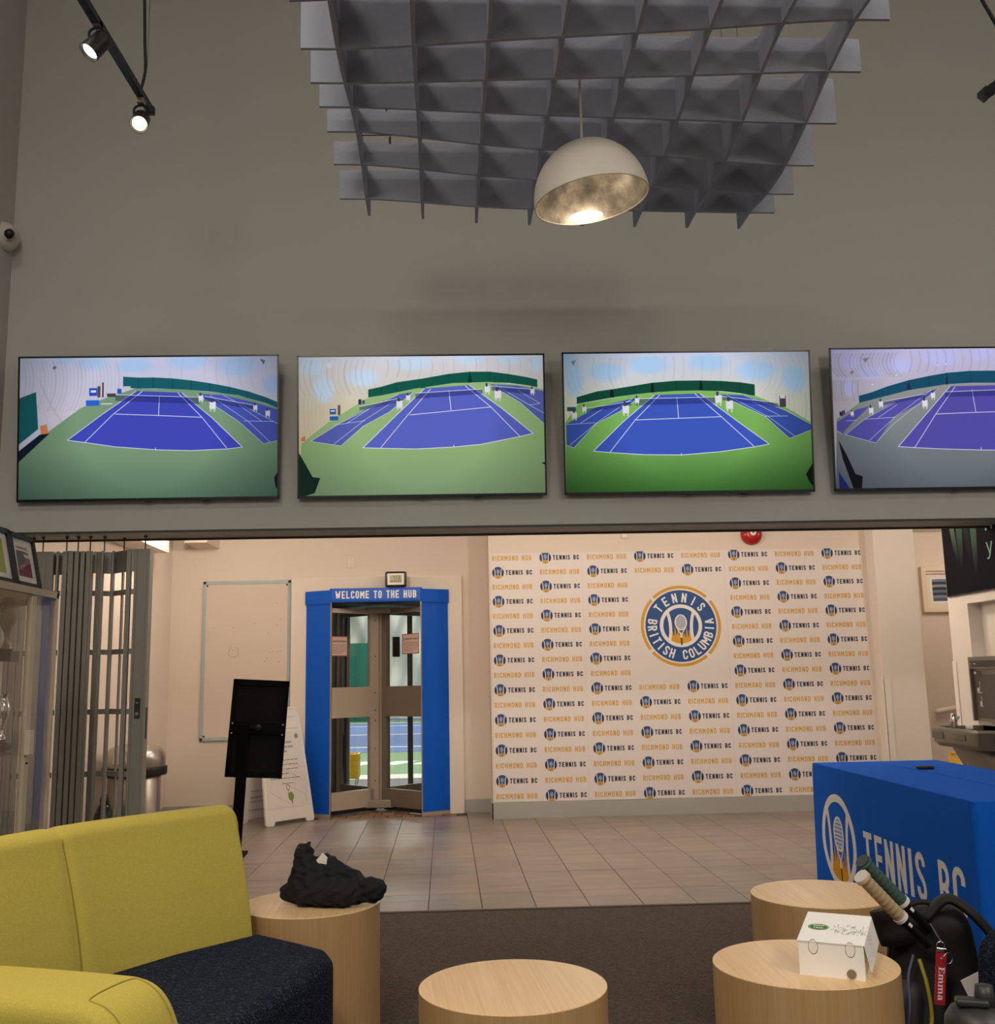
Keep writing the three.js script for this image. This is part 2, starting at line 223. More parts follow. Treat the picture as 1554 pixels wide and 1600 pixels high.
// ---------- the setting: floor ----------
const floor = struct('floor');
{
  mesh('carpet', [box(-3.2, 7.2, -0.12, -0.001, -6.085, 4.2)], M.carpet, floor);
  mesh('screed', [box(-3.2, 7.2, -0.12, -0.007, -13, -6.085)], std(0x4b433b, 0.9), floor);
  mesh('edge_strip', [box(-3.0, 7, -0.004, 0.004, -6.095, -6.065)], std(0x4a3d33, 0.7), floor);
  // 310 x 637 mm floor tiles, laid 1.15 degrees off the walls
  const tones = [0xdcd4ca, 0xd4cac2, 0xe0d4c8, 0xd0c8c0, 0xdccec6, 0xd4cfc8].map((c) => std(c, 0.36, { map: T.slate, bumpMap: T.slate, bumpScale: 0.0008 }));
  const th = 1.15 * D, co = Math.cos(th), si = Math.sin(th), o = [0.074, -6.097], W = 0.3102, L = 0.637, joint = 0.0026;
  const toWorld = (u, v) => [o[0] + u * co - v * si, o[1] - u * si - v * co];   // u to the right, v away from the camera
  const clip = (P, f) => { const out = []; P.forEach((a, i) => { const b = P[(i + 1) % P.length], fa = f(a), fb = f(b); if (fa >= 0) out.push(a); if (fa * fb < 0) { const t = fa / (fa - fb); out.push([a[0] + (b[0] - a[0]) * t, a[1] + (b[1] - a[1]) * t]); } }); return out; };
  for (let r = -1; r < 7; r++) for (let k = -10; k < 17; k++) {
    const v0 = 0.45 + (r) * L + joint, v1 = 0.45 + (r + 1) * L - joint, u0 = k * W + joint * 0.8, u1 = (k + 1) * W - joint * 0.8;
    let P = [toWorld(u0, v0), toWorld(u1, v0), toWorld(u1, v1), toWorld(u0, v1)];
    P = clip(P, (p) => -6.095 - p[1]); P = clip(P, (p) => p[1] + 10.52); P = clip(P, (p) => p[0] + 3.0);
    const inDoor = (p) => p[0] > -1.42 && p[0] < -0.12;
    if (P.length > 2 && P.some(inDoor)) P = clip(P, (p) => p[1] + 10.13);
    if (P.length < 3) continue;
    const A = P.reduce((s, p, i) => { const q = P[(i + 1) % P.length]; return s + p[0] * q[1] - p[1] * q[0]; }, 0) / 2; if (Math.abs(A) < 0.003) continue;
    if (P.every((p) => p[0] > 0.3 && p[0] < 3.9 && p[1] < -9.95) || P.every((p) => p[0] > 4.05)) continue;
    part(floor, 'tile', prism(P, -0.02, rnd(-0.0004, 0.0004), 0.0015), tones[Math.floor(rnd(0, tones.length))]);
  }
  // small red-brown tiles across the doorway
  const reds = [0xd09a72, 0xbe8862, 0xd8aa84, 0xc89c7c].map((c) => std(c, 0.35, { map: T.slate, bumpMap: T.slate, bumpScale: 0.0006 }));
  for (let r = 0; r < 3; r++) for (let k = 0; k < 10; k++) {
    const u0 = -1.45 + k * 0.134 + (r % 2) * 0.06, z0 = -10.137 - r * 0.2;
    if (u0 + 0.06 > -0.1 || u0 < -1.5) continue;
    part(floor, 'small_tile', prism([[u0 + 0.007, z0], [u0 + 0.13, z0], [u0 + 0.13, z0 - 0.19], [u0 + 0.007, z0 - 0.19]], -0.02, 0.0005, 0.002), reds[Math.floor(rnd(0, 4))]);
  }
}

// ---------- the setting: hall shell ----------
{
  mesh('header', [box(-3.2, 7.2, 2.3, 7.1, -7.0, -6.66)], M.hallWall, struct('wall_front'));
  const t = struct('trim_1');
  mesh('track_channel', [box(-3.05, 3.7, 2.278, 2.302, -7.0, -6.975), box(-3.05, 3.7, 2.287, 2.302, -6.675, -6.664)], M.gateDark, t);
  mesh('soffit_plate', [box(-3.05, 3.7, 2.29, 2.301, -6.98, -6.668)], std(0x9b9a96, 0.6), t);
  mesh('surface', [box(-3.3, -3.05, -0.1, 7.1, -7.0, 4.2)], M.hallWall, struct('wall_left'));
  mesh('surface', [box(7.0, 7.25, -0.1, 7.1, -7.0, 4.2)], M.hallWall, struct('wall_right'));
  mesh('surface', [box(-3.2, 7.2, -0.1, 7.1, 4.0, 4.25)], M.hallWall, struct('wall_rear'));
  mesh('surface', [box(-3.2, 7.2, 7.0, 7.2, -7.0, 4.2)], M.ceiling, struct('ceiling'));
}
// ---------- the setting: lobby shell ----------
{
  const b = struct('wall_back');
  mesh('surface', [box(-3.1, -1.45, -0.1, 2.95, -10.6, -10.4), box(-0.3, 0.3, -0.1, 2.95, -10.6, -10.4), box(-1.45, -0.3, 2.1, 2.95, -10.6, -10.4)], M.lobbyWall, b);
  mesh('projection', [box(0.235, 3.975, -0.1, 2.9, -10.6, -9.9)], M.lobbyWall, b);
  mesh('pier', [box(3.97, 4.372, -0.1, 2.9, -10.8, -9.7)], M.whiteWall, b);
  mesh('corridor_end', [box(4.3, 6.6, -0.1, 2.95, -11.2, -11.0)], M.lobbyWall, b);
  mesh('surface', [box(-3.2, -2.97, -0.1, 2.95, -10.6, -7.0)], M.lobbyWall, struct('wall_left'));
  const r = struct('wall_right');
  mesh('surface', [box(3.7, 3.9, -0.1, 2.9, -7.71, -7.41), box(3.7, 3.9, 1.775, 2.9, -7.41, -6.7), box(3.7, 3.9, -0.1, 0.9, -7.41, -6.7), box(3.8, 3.9, 0.9, 1.775, -7.41, -6.7)], M.whiteWall, r);
  mesh('corridor_side', [box(6.4, 6.6, -0.1, 2.95, -11.2, -6.9)], M.lobbyWall, r);
  const c = struct('ceiling');
  mesh('surface', [box(-3.1, 6.6, 2.8, 3.0, -11.2, -6.95)], M.ceiling, c);
  mesh('bulkhead', [box(-3.0, -2.72, 2.5, 2.8, -9.4, -7.1), box(-2.72, -2.5, 2.66, 2.8, -10.4, -9.9)], M.lobbyWall, c);
  const s = struct('baseboard_back');
  mesh('strip', [box(-3.0, -1.76, 0, 0.125, -10.4, -10.388), box(-0.035, 0.24, 0, 0.125, -10.4, -10.388)], M.baseboard, s);
  mesh('projection_strip', [box(0.225, 3.97, 0, 0.135, -9.905, -9.886), box(0.222, 0.237, 0, 0.135, -10.4, -9.886), box(0.225, 3.97, 0.133, 0.143, -9.905, -9.89)], M.baseboard, s);
  mesh('pier_strip', [box(3.955, 4.38, 0, 0.13, -9.71, -9.688), box(3.955, 3.972, 0, 0.13, -9.9, -9.69)], M.baseboard, s);
  mesh('strip', [box(-2.97, -2.958, 0, 0.125, -10.4, -7.05)], M.baseboard, struct('baseboard_left'));
  const g = struct('trim_2');   // clear plastic corner guards on the pier and on the fountain wall
  mesh('pier_guard', [box(3.962, 4.03, 0.13, 1.22, -9.697, -9.692), box(3.963, 3.968, 0.13, 1.22, -9.76, -9.692)], std(0xf3e9dd, 0.25), g);
  mesh('wall_guard', [box(3.692, 3.698, 0.13, 1.36, -7.712, -7.655)], std(0xf3e9dd, 0.25), g);
  const t = struct('trim_3');   // flat casing around the revolving door
  mesh('casing_side', [box(-1.755, -1.6, 0, 2.345, -10.4, -10.345)], M.trimWhite, t);
  part(t, 'casing_side', [box(-0.19, -0.036, 0, 2.345, -10.4, -10.345)], M.trimWhite);
  mesh('casing_head', [box(-1.6, -0.19, 2.19, 2.345, -10.4, -10.345)], M.trimWhite, t);
}

// ---------- revolving door ----------
const DC = [-0.888, -10.75];
{
  const door = struct('door_1', [DC[0], 0, DC[1]]);
  const zf = 0.555, zo = 0.41, xi = 0.448, xo = 0.712;      // front plane, wall plane, inner and outer half widths
  const wallPanel = (s) => prism(s < 0 ? [[-xo, zo], [-xi, zf], [-xi, zf - 0.05], [-xo, zo - 0.05]] : [[xi, zf], [xo, zo], [xo, zo - 0.05], [xi, zf - 0.05]], 0.012, 2.145);
  for (const s of [-1, 1]) {
    const p = part(door, 'side_panel', wallPanel(s), M.blue);
    part(p, 'edge_strip', [box(s * (xi - 0.002) - 0.006, s * (xi - 0.002) + 0.006, 0.0, 2.08, zf - 0.05, zf + 0.003)], M.alu);
    part(p, 'foot', prism(s < 0 ? [[-xo, zo + 0.012], [-xi, zf + 0.012], [-xi, zf - 0.03], [-xo, zo - 0.03]] : [[xi, zf + 0.012], [xo, zo + 0.012], [xo, zo - 0.03], [xi, zf - 0.03]], 0, 0.035), std(0x9c8d7b, 0.6));
  }
  const head = mesh('header', [box(-xi - 0.01, xi + 0.01, 2.08, 2.215, zf - 0.06, zf + 0.012), prism([[-xo - 0.01, zo + 0.01], [-xi - 0.008, zf + 0.012], [-xi - 0.008, zf - 0.06], [-xo - 0.01, zo - 0.06]], 2.065, 2.2), prism([[xi + 0.008, zf + 0.012], [xo + 0.01, zo + 0.01], [xo + 0.01, zo - 0.06], [xi + 0.008, zf - 0.06]], 2.065, 2.2)], M.blue, door);
  const txt = canvasTex(1024, 128, (c, w, h) => { c.fillStyle = '#0a58c4'; c.fillRect(0, 0, w, h); lettering(c, 'WELCOME TO THE HUB', w / 2, h / 2 + 2, 88, '#f0ece2', { wf: 0.46, gap: 0.145, s: 0.17 }); });
  const pl = new THREE.BoxGeometry(0.88, 0.11, 0.004).translate(0, 2.152, zf + 0.0135); pl.userData.keepUv = true;
  mesh('lettering_strip', pl, std(0xffffff, 0.45, { map: txt }), head);
  mesh('canopy', [box(-0.7, 0.7, 2.085, 2.13, -0.62, 0.36), box(-0.44, 0.44, 2.085, 2.13, 0.36, 0.49)], M.dark, door);
  // curved drum walls on both sides
  for (const s of [-1, 1]) { const A = []; for (let i = 0; i <= 12; i++) { const a = (-38 + 76 * i / 12) * D; A.push([s * 0.7 * Math.cos(a), 0.7 * Math.sin(a)]); }
    const pos = []; for (let i = 0; i < 12; i++) { const [x0, z0] = A[i], [x1, z1] = A[i + 1], f = 1.03; pos.push([x0, z0, x1, z1], [x0 * f, z0 * f, x1 * f, z1 * f]); }
    part(door, 'drum_wall', pos.map(([x0, z0, x1, z1]) => { const g = new THREE.BufferGeometry(); g.setAttribute('position', new THREE.Float32BufferAttribute([x0, 0, z0, x1, 0, z1, x1, 2.08, z1, x0, 0, z0, x1, 2.08, z1, x0, 2.08, z0], 3)); g.computeVertexNormals(); return g; }), std(0x2b2520, 0.6)); }
  part(door, 'outer_panel', [box(-0.74, -0.415, 0, 2.08, -0.6, -0.55)], std(0x2a2420, 0.6)); part(door, 'outer_panel', [box(0.5, 0.74, 0, 2.08, -0.6, -0.55)], std(0x2a2420, 0.6));
  part(door, 'outer_post', [box(-0.415, -0.385, 0, 2.08, -0.61, -0.55)], M.alu); part(door, 'outer_post', [box(0.245, 0.3, 0, 2.08, -0.6, -0.55)], M.dark);
  mesh('turning_post', [cbox(0.07, 2.0, 0.07, 0, 1.02, 0)], M.bronze, door).rotation.y = 45 * D;
  mesh('lower_bracket', [rbox(0.36, 0.075, 0.05, 0.006, 0.03, 0.075, 0.12)], M.alu, door);
  mesh('upper_bracket', [rbox(0.36, 0.06, 0.05, 0.006, 0.03, 2.02, 0.12)], M.alu, door);
  const leaf = (ang, warm) => {
    const w = new THREE.Group(); w.name = 'wing'; let n = 'wing', k = 0; while (door.children.some((c) => c.name === n)) n = 'wing_' + String(++k).padStart(3, '0'); w.name = n; w.rotation.y = ang; door.add(w);
    const m = warm ? M.bronze : std(0x7d7062, 0.5, { metalness: 0.3 }), Wd = 0.705;
    part(w, 'stile', [box(0.045, warm ? 0.155 : 0.105, 0.05, 2.03, -0.022, 0.022)], m); part(w, 'stile', [box(Wd - 0.05, Wd, 0.05, 2.03, -0.022, 0.022)], m);
    part(w, 'rail', [box(0.105, Wd - 0.05, 1.985, 2.03, -0.022, 0.022)], m); part(w, 'rail', [box(0.105, Wd - 0.05, 0.94, 1.24, -0.02, 0.02)], m); part(w, 'rail', [box(0.105, Wd - 0.05, 0.05, 0.222, -0.022, 0.022)], m);
    part(w, 'pane', [box(0.1, Wd - 0.045, 1.235, 1.99, -0.003, 0.003)], M.glass); part(w, 'pane', [box(0.1, Wd - 0.045, 0.218, 0.945, -0.003, 0.003)], M.glass);
    part(w, 'sweep', [box(0.06, Wd + 0.01, 0.012, 0.05, -0.008, 0.008)], M.blackMatt);
    if (warm) part(w, 'screws', [1.0, 0.3, 0.62, 0.9, 1.18, 1.55, 1.92].map((y) => new THREE.SphereGeometry(0.007, 8, 6).translate(0.09, y, -0.022)).concat([1.0, 0.3, 0.62, 1.18, 1.55, 1.92].map((y) => new THREE.SphereGeometry(0.007, 8, 6).translate(0.09, y, 0.022))), M.dark);
    return w;
  };
  leaf(-136.5 * D, true); leaf(-45.6 * D, false); leaf(44 * D, false); leaf(135 * D, false);
  // ---- printed notices taped to the glass
  const notice = (seedText) => canvasTex(256, 256, (c, w, h) => { c.fillStyle = '#8c3a34'; c.fillRect(0, 0, w, h); c.fillStyle = '#d8b8a6'; c.fillRect(9, 9, w - 18, h - 18); c.fillStyle = '#2a2320'; c.font = 'bold 33px sans-serif'; c.textAlign = 'center'; c.fillText('IMPORTANT!', w / 2 + 14, 78);
    c.strokeStyle = '#8c3a34'; c.lineWidth = 5; c.beginPath(); c.moveTo(30, 84); c.lineTo(17, 84); c.lineTo(23, 48); c.closePath(); c.stroke(); c.fillStyle = '#4a3a34'; for (let i = 0; i < 6; i++) { let x = 26; while (x < (i === 5 ? 170 : 220)) { const l = 8 + rnd(0, 22); c.fillRect(x, 108 + i * 21, l, 5); x += l + 6; } } });
  const nT = notice();
  const putNotice = (ang, s0, s1, y0, y1, label, off) => {
    const g = new THREE.BoxGeometry(s1 - s0, y1 - y0, 0.002); g.userData.keepUv = true; const o = mesh('paper_notice', g, std(0xffffff, 0.75, { map: nT }), scene);
    const r = (s0 + s1) / 2, dx = Math.cos(ang), dz = -Math.sin(ang), nx = Math.sin(ang) * 1, nz = Math.cos(ang); const sgn = nz > 0 ? 1 : -1;
    o.position.set(DC[0] + dx * r + nx * sgn * off, (y0 + y1) / 2, DC[1] + dz * r + nz * sgn * off); o.rotation.y = sgn > 0 ? ang : ang + Math.PI; return tag(o, label, 'notice', 'paper notices on the door glass');
  };
  putNotice(-136.5 * D, 0.432, 0.65, 1.55, 1.75, 'pinkish paper notice with dark red border beside the tall green curtain view, left door wing', 0.0045);
  putNotice(-45.6 * D, 0.345, 0.605, 1.562, 1.765, 'pinkish paper notice with dark red border on the right wing of the revolving door', 0.0045);
  const dn = solo('door_notice', 'narrow dark notice on the far glass of the revolving door, beside the pink paper', 'notice', [cbox(0.1, 0.21, 0.004)], std(0x2a2320, 0.6)); const a3 = 44 * D; dn.position.set(DC[0] + Math.cos(a3) * 0.205 + Math.sin(a3) * 0.006, 1.65, DC[1] - Math.sin(a3) * 0.205 + Math.cos(a3) * 0.006); dn.rotation.y = a3;
}

// ---------- the courts seen through the door ----------
{
  const f = struct('floor_court');
  mesh('mat', [box(-6, 5, -0.1, 0, -13.97, -10.98)], std(0x77787a, 0.9), f);
  mesh('concrete_strip', [box(-9, 6, -0.1, 0.012, -14.6, -13.97)], std(0xd8d4ca, 0.8), f);
  mesh('green_surface', [box(-14, 10, -0.1, 0, -36, -14.6)], M.courtGreen, f);
  mesh('blue_surface', [box(-14, 10, -0.02, 0.006, -32, -19.2), box(-14, 10, -0.02, 0.006, -35.5, -34)], M.courtBlue, f);
  for (const z of [-32, -30, -25.3, -20.6]) part(f, 'line', [box(-14, 10, 0, 0.009, z - 0.1, z + 0.06)], M.line);
  for (let k = 0; k < 12; k++) part(f, 'line', prism([[-4.2 + k * 0.55, -16.3], [-3.85 + k * 0.55, -16.3], [-3.55 + k * 0.55, -17], [-3.9 + k * 0.55, -17]], 0, 0.006), M.line);
  const w = struct('wall_dome'), rings = [];   // air-supported fabric vault with slack folds
  for (let i = 0; i <= 240; i++) { const x = -16 + 28 * i / 240, r = []; for (let j = 0; j <= 60; j++) { const t = j / 60, a = t * 92 * D, fold = 0.2 * Math.sin(x * 5.2 + t * 30 + Math.sin(x * 1.7) * 1.2) * Math.sin(Math.PI * Math.min(1, t * 2.2)) + 0.09 * Math.sin(x * 11 - t * 44); r.push([x, 8.6 * Math.sin(a), -26 - 10 * Math.cos(a) + fold + (t > 0.9 ? 0 : 0)]); } rings.push(r); }
  mesh('fabric_skin', loft(rings, false, false), M.dome, w);
  mesh('end_wall', [box(-16, -15.8, 0, 9, -36, -11), box(12, 12.2, 0, 9, -36, -11), box(-16, -1.62, 0, 9, -11.15, -10.9), box(-0.15, 4.0, 0, 9, -11.15, -10.9), box(4.0, 12, 0, 9, -11.5, -11.25), box(4.0, 12, 2.95, 9, -11.3, -10.9), box(-1.7, -0.1, 2.2, 9, -11.15, -10.9), box(-16, 12, 8.55, 8.8, -27, -10.9)], M.dome, w);
  const cr = []; for (let i = 0; i <= 90; i++) { const x = -8.6 + 5.7 * i / 90; cr.push([[x, 0, -33.6 + 0.05 * Math.sin(x * 9)], [x, 1.3, -33.6 + 0.09 * Math.sin(x * 9 + 0.4)], [x, 2.52, -33.6 + 0.04 * Math.sin(x * 9)]]); }
  const cu = solo('court_curtain', 'dark green backdrop curtain hanging behind the courts, seen through the left door wing', 'curtain', loft(cr.map((r) => r.concat([...r].reverse().map(([a, b, c]) => [a, b, c - 0.03])))), M.greenCurtain);
  // ball crate and the leg frame of a cart just outside the door
  const cX = -1.49, cZ = -13.1, crate = thing('ball_crate', 'yellow plastic crate seen through the lower glass of the revolving door', 'crate', [cX, 0, cZ]); crate.scale.y = 0.93;
  const yel = std(0xf2c81e, 0.5);
  mesh('shell', [0, 1, 2, 3].map((k) => { const s = k % 2, e = k < 2 ? -1 : 1; return s ? prism([[e * 0.13 - 0.006, 0.15], [e * 0.13 + 0.006, 0.15], [e * 0.13 + 0.006, -0.15], [e * 0.13 - 0.006, -0.15]], 0.13, 0.43) : prism([[-0.13, e * 0.15 + 0.006], [0.13, e * 0.15 + 0.006], [0.13, e * 0.15 - 0.006], [-0.13, e * 0.15 - 0.006]], 0.13, 0.43); }).concat([box(-0.13, 0.13, 0.12, 0.135, -0.15, 0.15)]), yel, crate);
  mesh('ribs', [0.2, 0.28, 0.36].map((y) => box(-0.14, 0.14, y, y + 0.014, -0.163, 0.163)).concat([-0.08, 0, 0.08].map((x) => box(x - 0.006, x + 0.006, 0.13, 0.43, -0.162, 0.162))), std(0xe8b818, 0.5), crate);
  mesh('rim', [box(-0.145, 0.145, 0.42, 0.44, 0.145, 0.165), box(-0.145, 0.145, 0.42, 0.44, -0.165, -0.145), box(0.125, 0.145, 0.42, 0.44, -0.16, 0.16), box(-0.145, -0.125, 0.42, 0.44, -0.16, 0.16)], yel, crate);
  for (const [x, z] of [[-1, -1], [1, -1], [-1, 1], [1, 1]]) part(crate, 'leg', [bar([x * 0.1, 0, z * 0.12], [x * 0.12, 0.13, z * 0.14], 0.01)], M.chrome);
  const cart = thing('ball_cart', 'black folding cart frame standing beside the yellow crate behind the door', 'cart', [-1.5, 0, -12.2]);
  for (const [x0, x1] of [[-0.2, -0.1], [-0.02, 0.09]]) part(cart, 'leg', [bar([x1, 0, 0], [x0, 1.05, 0], 0.016), bar([x1 + 0.02, 0, 0.3], [x0 + 0.02, 1.05, 0.2], 0.016)], M.blackMatt);
  for (const y of [0.12, 0.3, 0.48]) part(cart, 'rung', [bar([-0.1 - y * 0.1, y, 0], [0.08 - y * 0.1, y, 0], 0.012)], M.blackMatt);
  mesh('bag', softBox(0.24, 0.62, 0.26, 0.06, 8, 14, 8, (v) => { v.x -= v.y * 0.12; v.x += 0.01 * Math.sin(v.y * 22); }).translate(-0.12, 0.86, 0.1), std(0x101012, 0.8), cart);
}

// ---------- lamps ----------
function ceilingLamp([x, y, z, w, d, I, color], label) {
  const t = thing('ceiling_light', label, 'ceiling light', [x, y, z], 0, y > 8 || z < -10 ? 'court dome lights' : 'hall ceiling lights');
  mesh('frame', [box(-w / 2 - 0.03, w / 2 + 0.03, 0, 0.04, -d / 2 - 0.03, d / 2 + 0.03)], M.white, t);
  mesh('diffuser', [box(-w / 2, w / 2, -0.006, 0, -d / 2, d / 2)], std(0xffffff, 0.5, { emissive: color, emissiveIntensity: 1.5 }), t);
  const up = z < -10 ? (z < -20 ? 8.2 : 8.58) : 7.0; if (up - y > 0.05) for (const e of [-1, 1]) part(t, 'hanger', [bar([e * w * 0.4, 0.04, 0], [e * w * 0.4, up - y, 0], 0.006, 6)], M.gateDark);
  const L = new THREE.RectAreaLight(color, I, w, d); L.position.set(0, -0.012, 0); L.rotation.x = -Math.PI / 2; t.add(L); L.name = 'panel_light';
}
HALL_LAMPS.forEach((a) => ceilingLamp(a, 'square panel light hung under the hall ceiling, ' + a[7]));
LOBBY_LAMPS.forEach(([x, z, I, where]) => {
  const t = thing('downlight', 'small round downlight ' + where, 'downlight', [x, 2.8, z], 0, 'lobby downlights');
  mesh('trim_ring', [lathe([[0.055, 0], [0.075, 0], [0.078, -0.008], [0.07, -0.012], [0.055, -0.008]], 32)], M.white, t);
  mesh('lens', [cyl(0.055, 0.055, 0.004, 0, -0.004, 0)], std(0xffffff, 0.4, { emissive: 0xffe3c4, emissiveIntensity: 4 }), t);
  const L = new THREE.PointLight(0xffeedd, I); L.position.set(0, -0.1, 0); L.castShadow = true; L.shadow.radius = 2.5; L.name = 'downlight_bulb'; t.add(L);
});
COURT_LAMPS.forEach((a) => ceilingLamp(a, 'large panel light under the court dome roof, ' + a[7]));

// ---------- hanging felt baffle ----------
{
  const t = thing('acoustic_baffle', 'wavy grey felt egg-crate baffle hanging from the ceiling above the screens', 'baffle', [0, 0, 0]);
  const th = 1.15 * D, X0 = -0.485, Z5 = -5.216, pt = (u, v) => [0.55 + (u - 1.05) * Math.cos(th) + (v - 0.75) * Math.sin(th) + 0.013, Z5 + 0.75 - 0 + (v - 0.75) * Math.cos(th) - (u - 1.05) * Math.sin(th)];
  // underside heights read at the first and last long board, blended with a cosine across
  const zs = [0, 0.3, 0.6, 0.9, 1.2, 1.5], prof = [ // v from the far board towards the camera: heights at u = 0, 0.7, 1.4, 2.1
    [3.88, 3.833, 3.82, 3.81], [3.92, 3.855, 3.815, 3.77], [3.93, 3.86, 3.82, 3.77], [3.88, 3.855, 3.835, 3.82], [3.81, 3.835, 3.86, 3.89], [3.768, 3.82, 3.872, 3.93]];
  const bottom = (u, v) => {
    const q = THREE.MathUtils.clamp(v / 0.3, 0, 5), i = Math.min(4, Math.floor(q)), f = q - i, uu = THREE.MathUtils.clamp(u / 0.7, 0, 3), a = Math.min(2, Math.floor(uu)), g = uu - a;
    const cr = (p0, p1, p2, p3, s) => 0.5 * (2 * p1 + (p2 - p0) * s + (2 * p0 - 5 * p1 + 4 * p2 - p3) * s * s + (3 * p1 - p0 - 3 * p2 + p3) * s * s * s);
    const row = (k) => { const r = prof[THREE.MathUtils.clamp(k, 0, 5)], A = (n) => r[THREE.MathUtils.clamp(n, 0, 3)]; return cr(A(a - 1), A(a), A(a + 1), A(a + 2), g); };
    return cr(row(i - 1), row(i), row(i + 1), row(i + 2), f) + (v > 1.5 ? (v - 1.5) * 0.1 * Math.sin(u * 2) : 0);
  };
  const top = 4.045, th2 = 0.0075;
  const board = (along, fixed, s0, s1) => {
    const n = 24, F = [], B = []; for (let i = 0; i <= n; i++) { const s = s0 + (s1 - s0) * i / n, u = along === 'x' ? s : fixed, v = along === 'x' ? fixed : s, y = bottom(u, v);
      for (const [e, L] of [[-1, B], [1, F]]) { const [x, z] = along === 'x' ? pt(u, v + e * th2) : pt(u + e * th2, v); L.push([x, top, z], [x, y, z]); } }
    const pos = [], q = (a, b, c, d) => pos.push(...a, ...b, ...c, ...a, ...c, ...d);
    for (let i = 0; i < n; i++) { const k = i * 2; q(F[k], F[k + 1], F[k + 3], F[k + 2]); q(B[k], B[k + 2], B[k + 3], B[k + 1]); q(F[k + 1], B[k + 1], B[k + 3], F[k + 3]); q(F[k], F[k + 2], B[k + 2], B[k]); }
    q(F[0], B[0], B[1], F[1]); const e = n * 2; q(F[e], F[e + 1], B[e + 1], B[e]);
    const g = new THREE.BufferGeometry(); g.setAttribute('position', new THREE.Float32BufferAttribute(pos, 3)); g.computeVertexNormals(); return g;
  };
  for (let i = 0; i < 9; i++) part(t, 'cross_board', [board('x', i * 0.3, -0.145, 2.245)], M.felt);
  for (let j = 0; j < 8; j++) part(t, 'long_board', [board('z', j * 0.3, -0.2, 2.6)], M.felt);
  for (const [u, v] of [[0.15, 0.45], [1.95, 0.45], [0.15, 0.75], [1.65, 1.15], [1.95, 1.95], [0.15, 1.95]]) { const [x, z] = pt(u, v); part(t, 'wire', [bar([x, 3.99, z], [x, 7.0, z], 0.0015, 5), bar([x, 3.955, z], [x, 3.99, z], 0.006, 6), bar([x - 0.15, 4.0, z], [x + 0.15, 4.0, z], 0.003, 5)], M.gateDark); }
}

// ---------- dome pendant ----------
{
  const t = thing('pendant_lamp', 'white dome pendant with a gold leaf inside hanging through the felt baffle', 'pendant lamp', [0.578, 3.352, -4.15]);
  const R = 0.252, out = [], inn = []; for (let i = 0; i <= 26; i++) { const a = 90 * D * i / 26; out.push([Math.max(0.0001, R * Math.sin(a)), 0.262 * Math.cos(a)]); inn.push([Math.max(0.0001, (R - 0.006) * Math.sin(a)), 0.255 * Math.cos(a)]); }
  const tilt = (o) => { o.rotation.z = 8 * D; o.rotation.x = 2 * D; return o; };
  const shade = tilt(mesh('dome', lathe(out, 64), std(0xd4cec2, 0.55), t));
  const lf = lathe(inn, 64), lu = lf.attributes.uv; for (let i = 0; i < lu.count; i++) lu.setXY(i, lu.getX(i) * 1.5, lu.getY(i) * 0.4); lf.userData.keepUv = true; mesh('inner_leaf', lf, M.gold, shade);
  mesh('rim', [new THREE.TorusGeometry(R - 0.003, 0.0035, 8, 72).rotateX(Math.PI / 2)], std(0xd8cdb4, 0.5), shade);
  mesh('socket', [cyl(0.03, 0.034, 0.03, 0, 0.238, 0)], M.white, shade);
  mesh('bulb', [new THREE.SphereGeometry(0.04, 24, 16).scale(2.0, 0.6, 0.8).translate(0, 0.014, -0.205)], std(0xffffff, 0.4, { emissive: 0xffecc8, emissiveIntensity: 2.2 }), shade);
  const L = new THREE.PointLight(0xffe6c6, 0.12); L.position.set(0, 0.014, -0.205); L.castShadow = true; L.shadow.radius = 1.5; L.name = 'bulb_light'; shade.add(L);
  mesh('cord', [bar([-0.035, 0.26, 0], [-0.035, 3.65, 0], 0.006)], std(0xd8d2c6, 0.6), t);
}

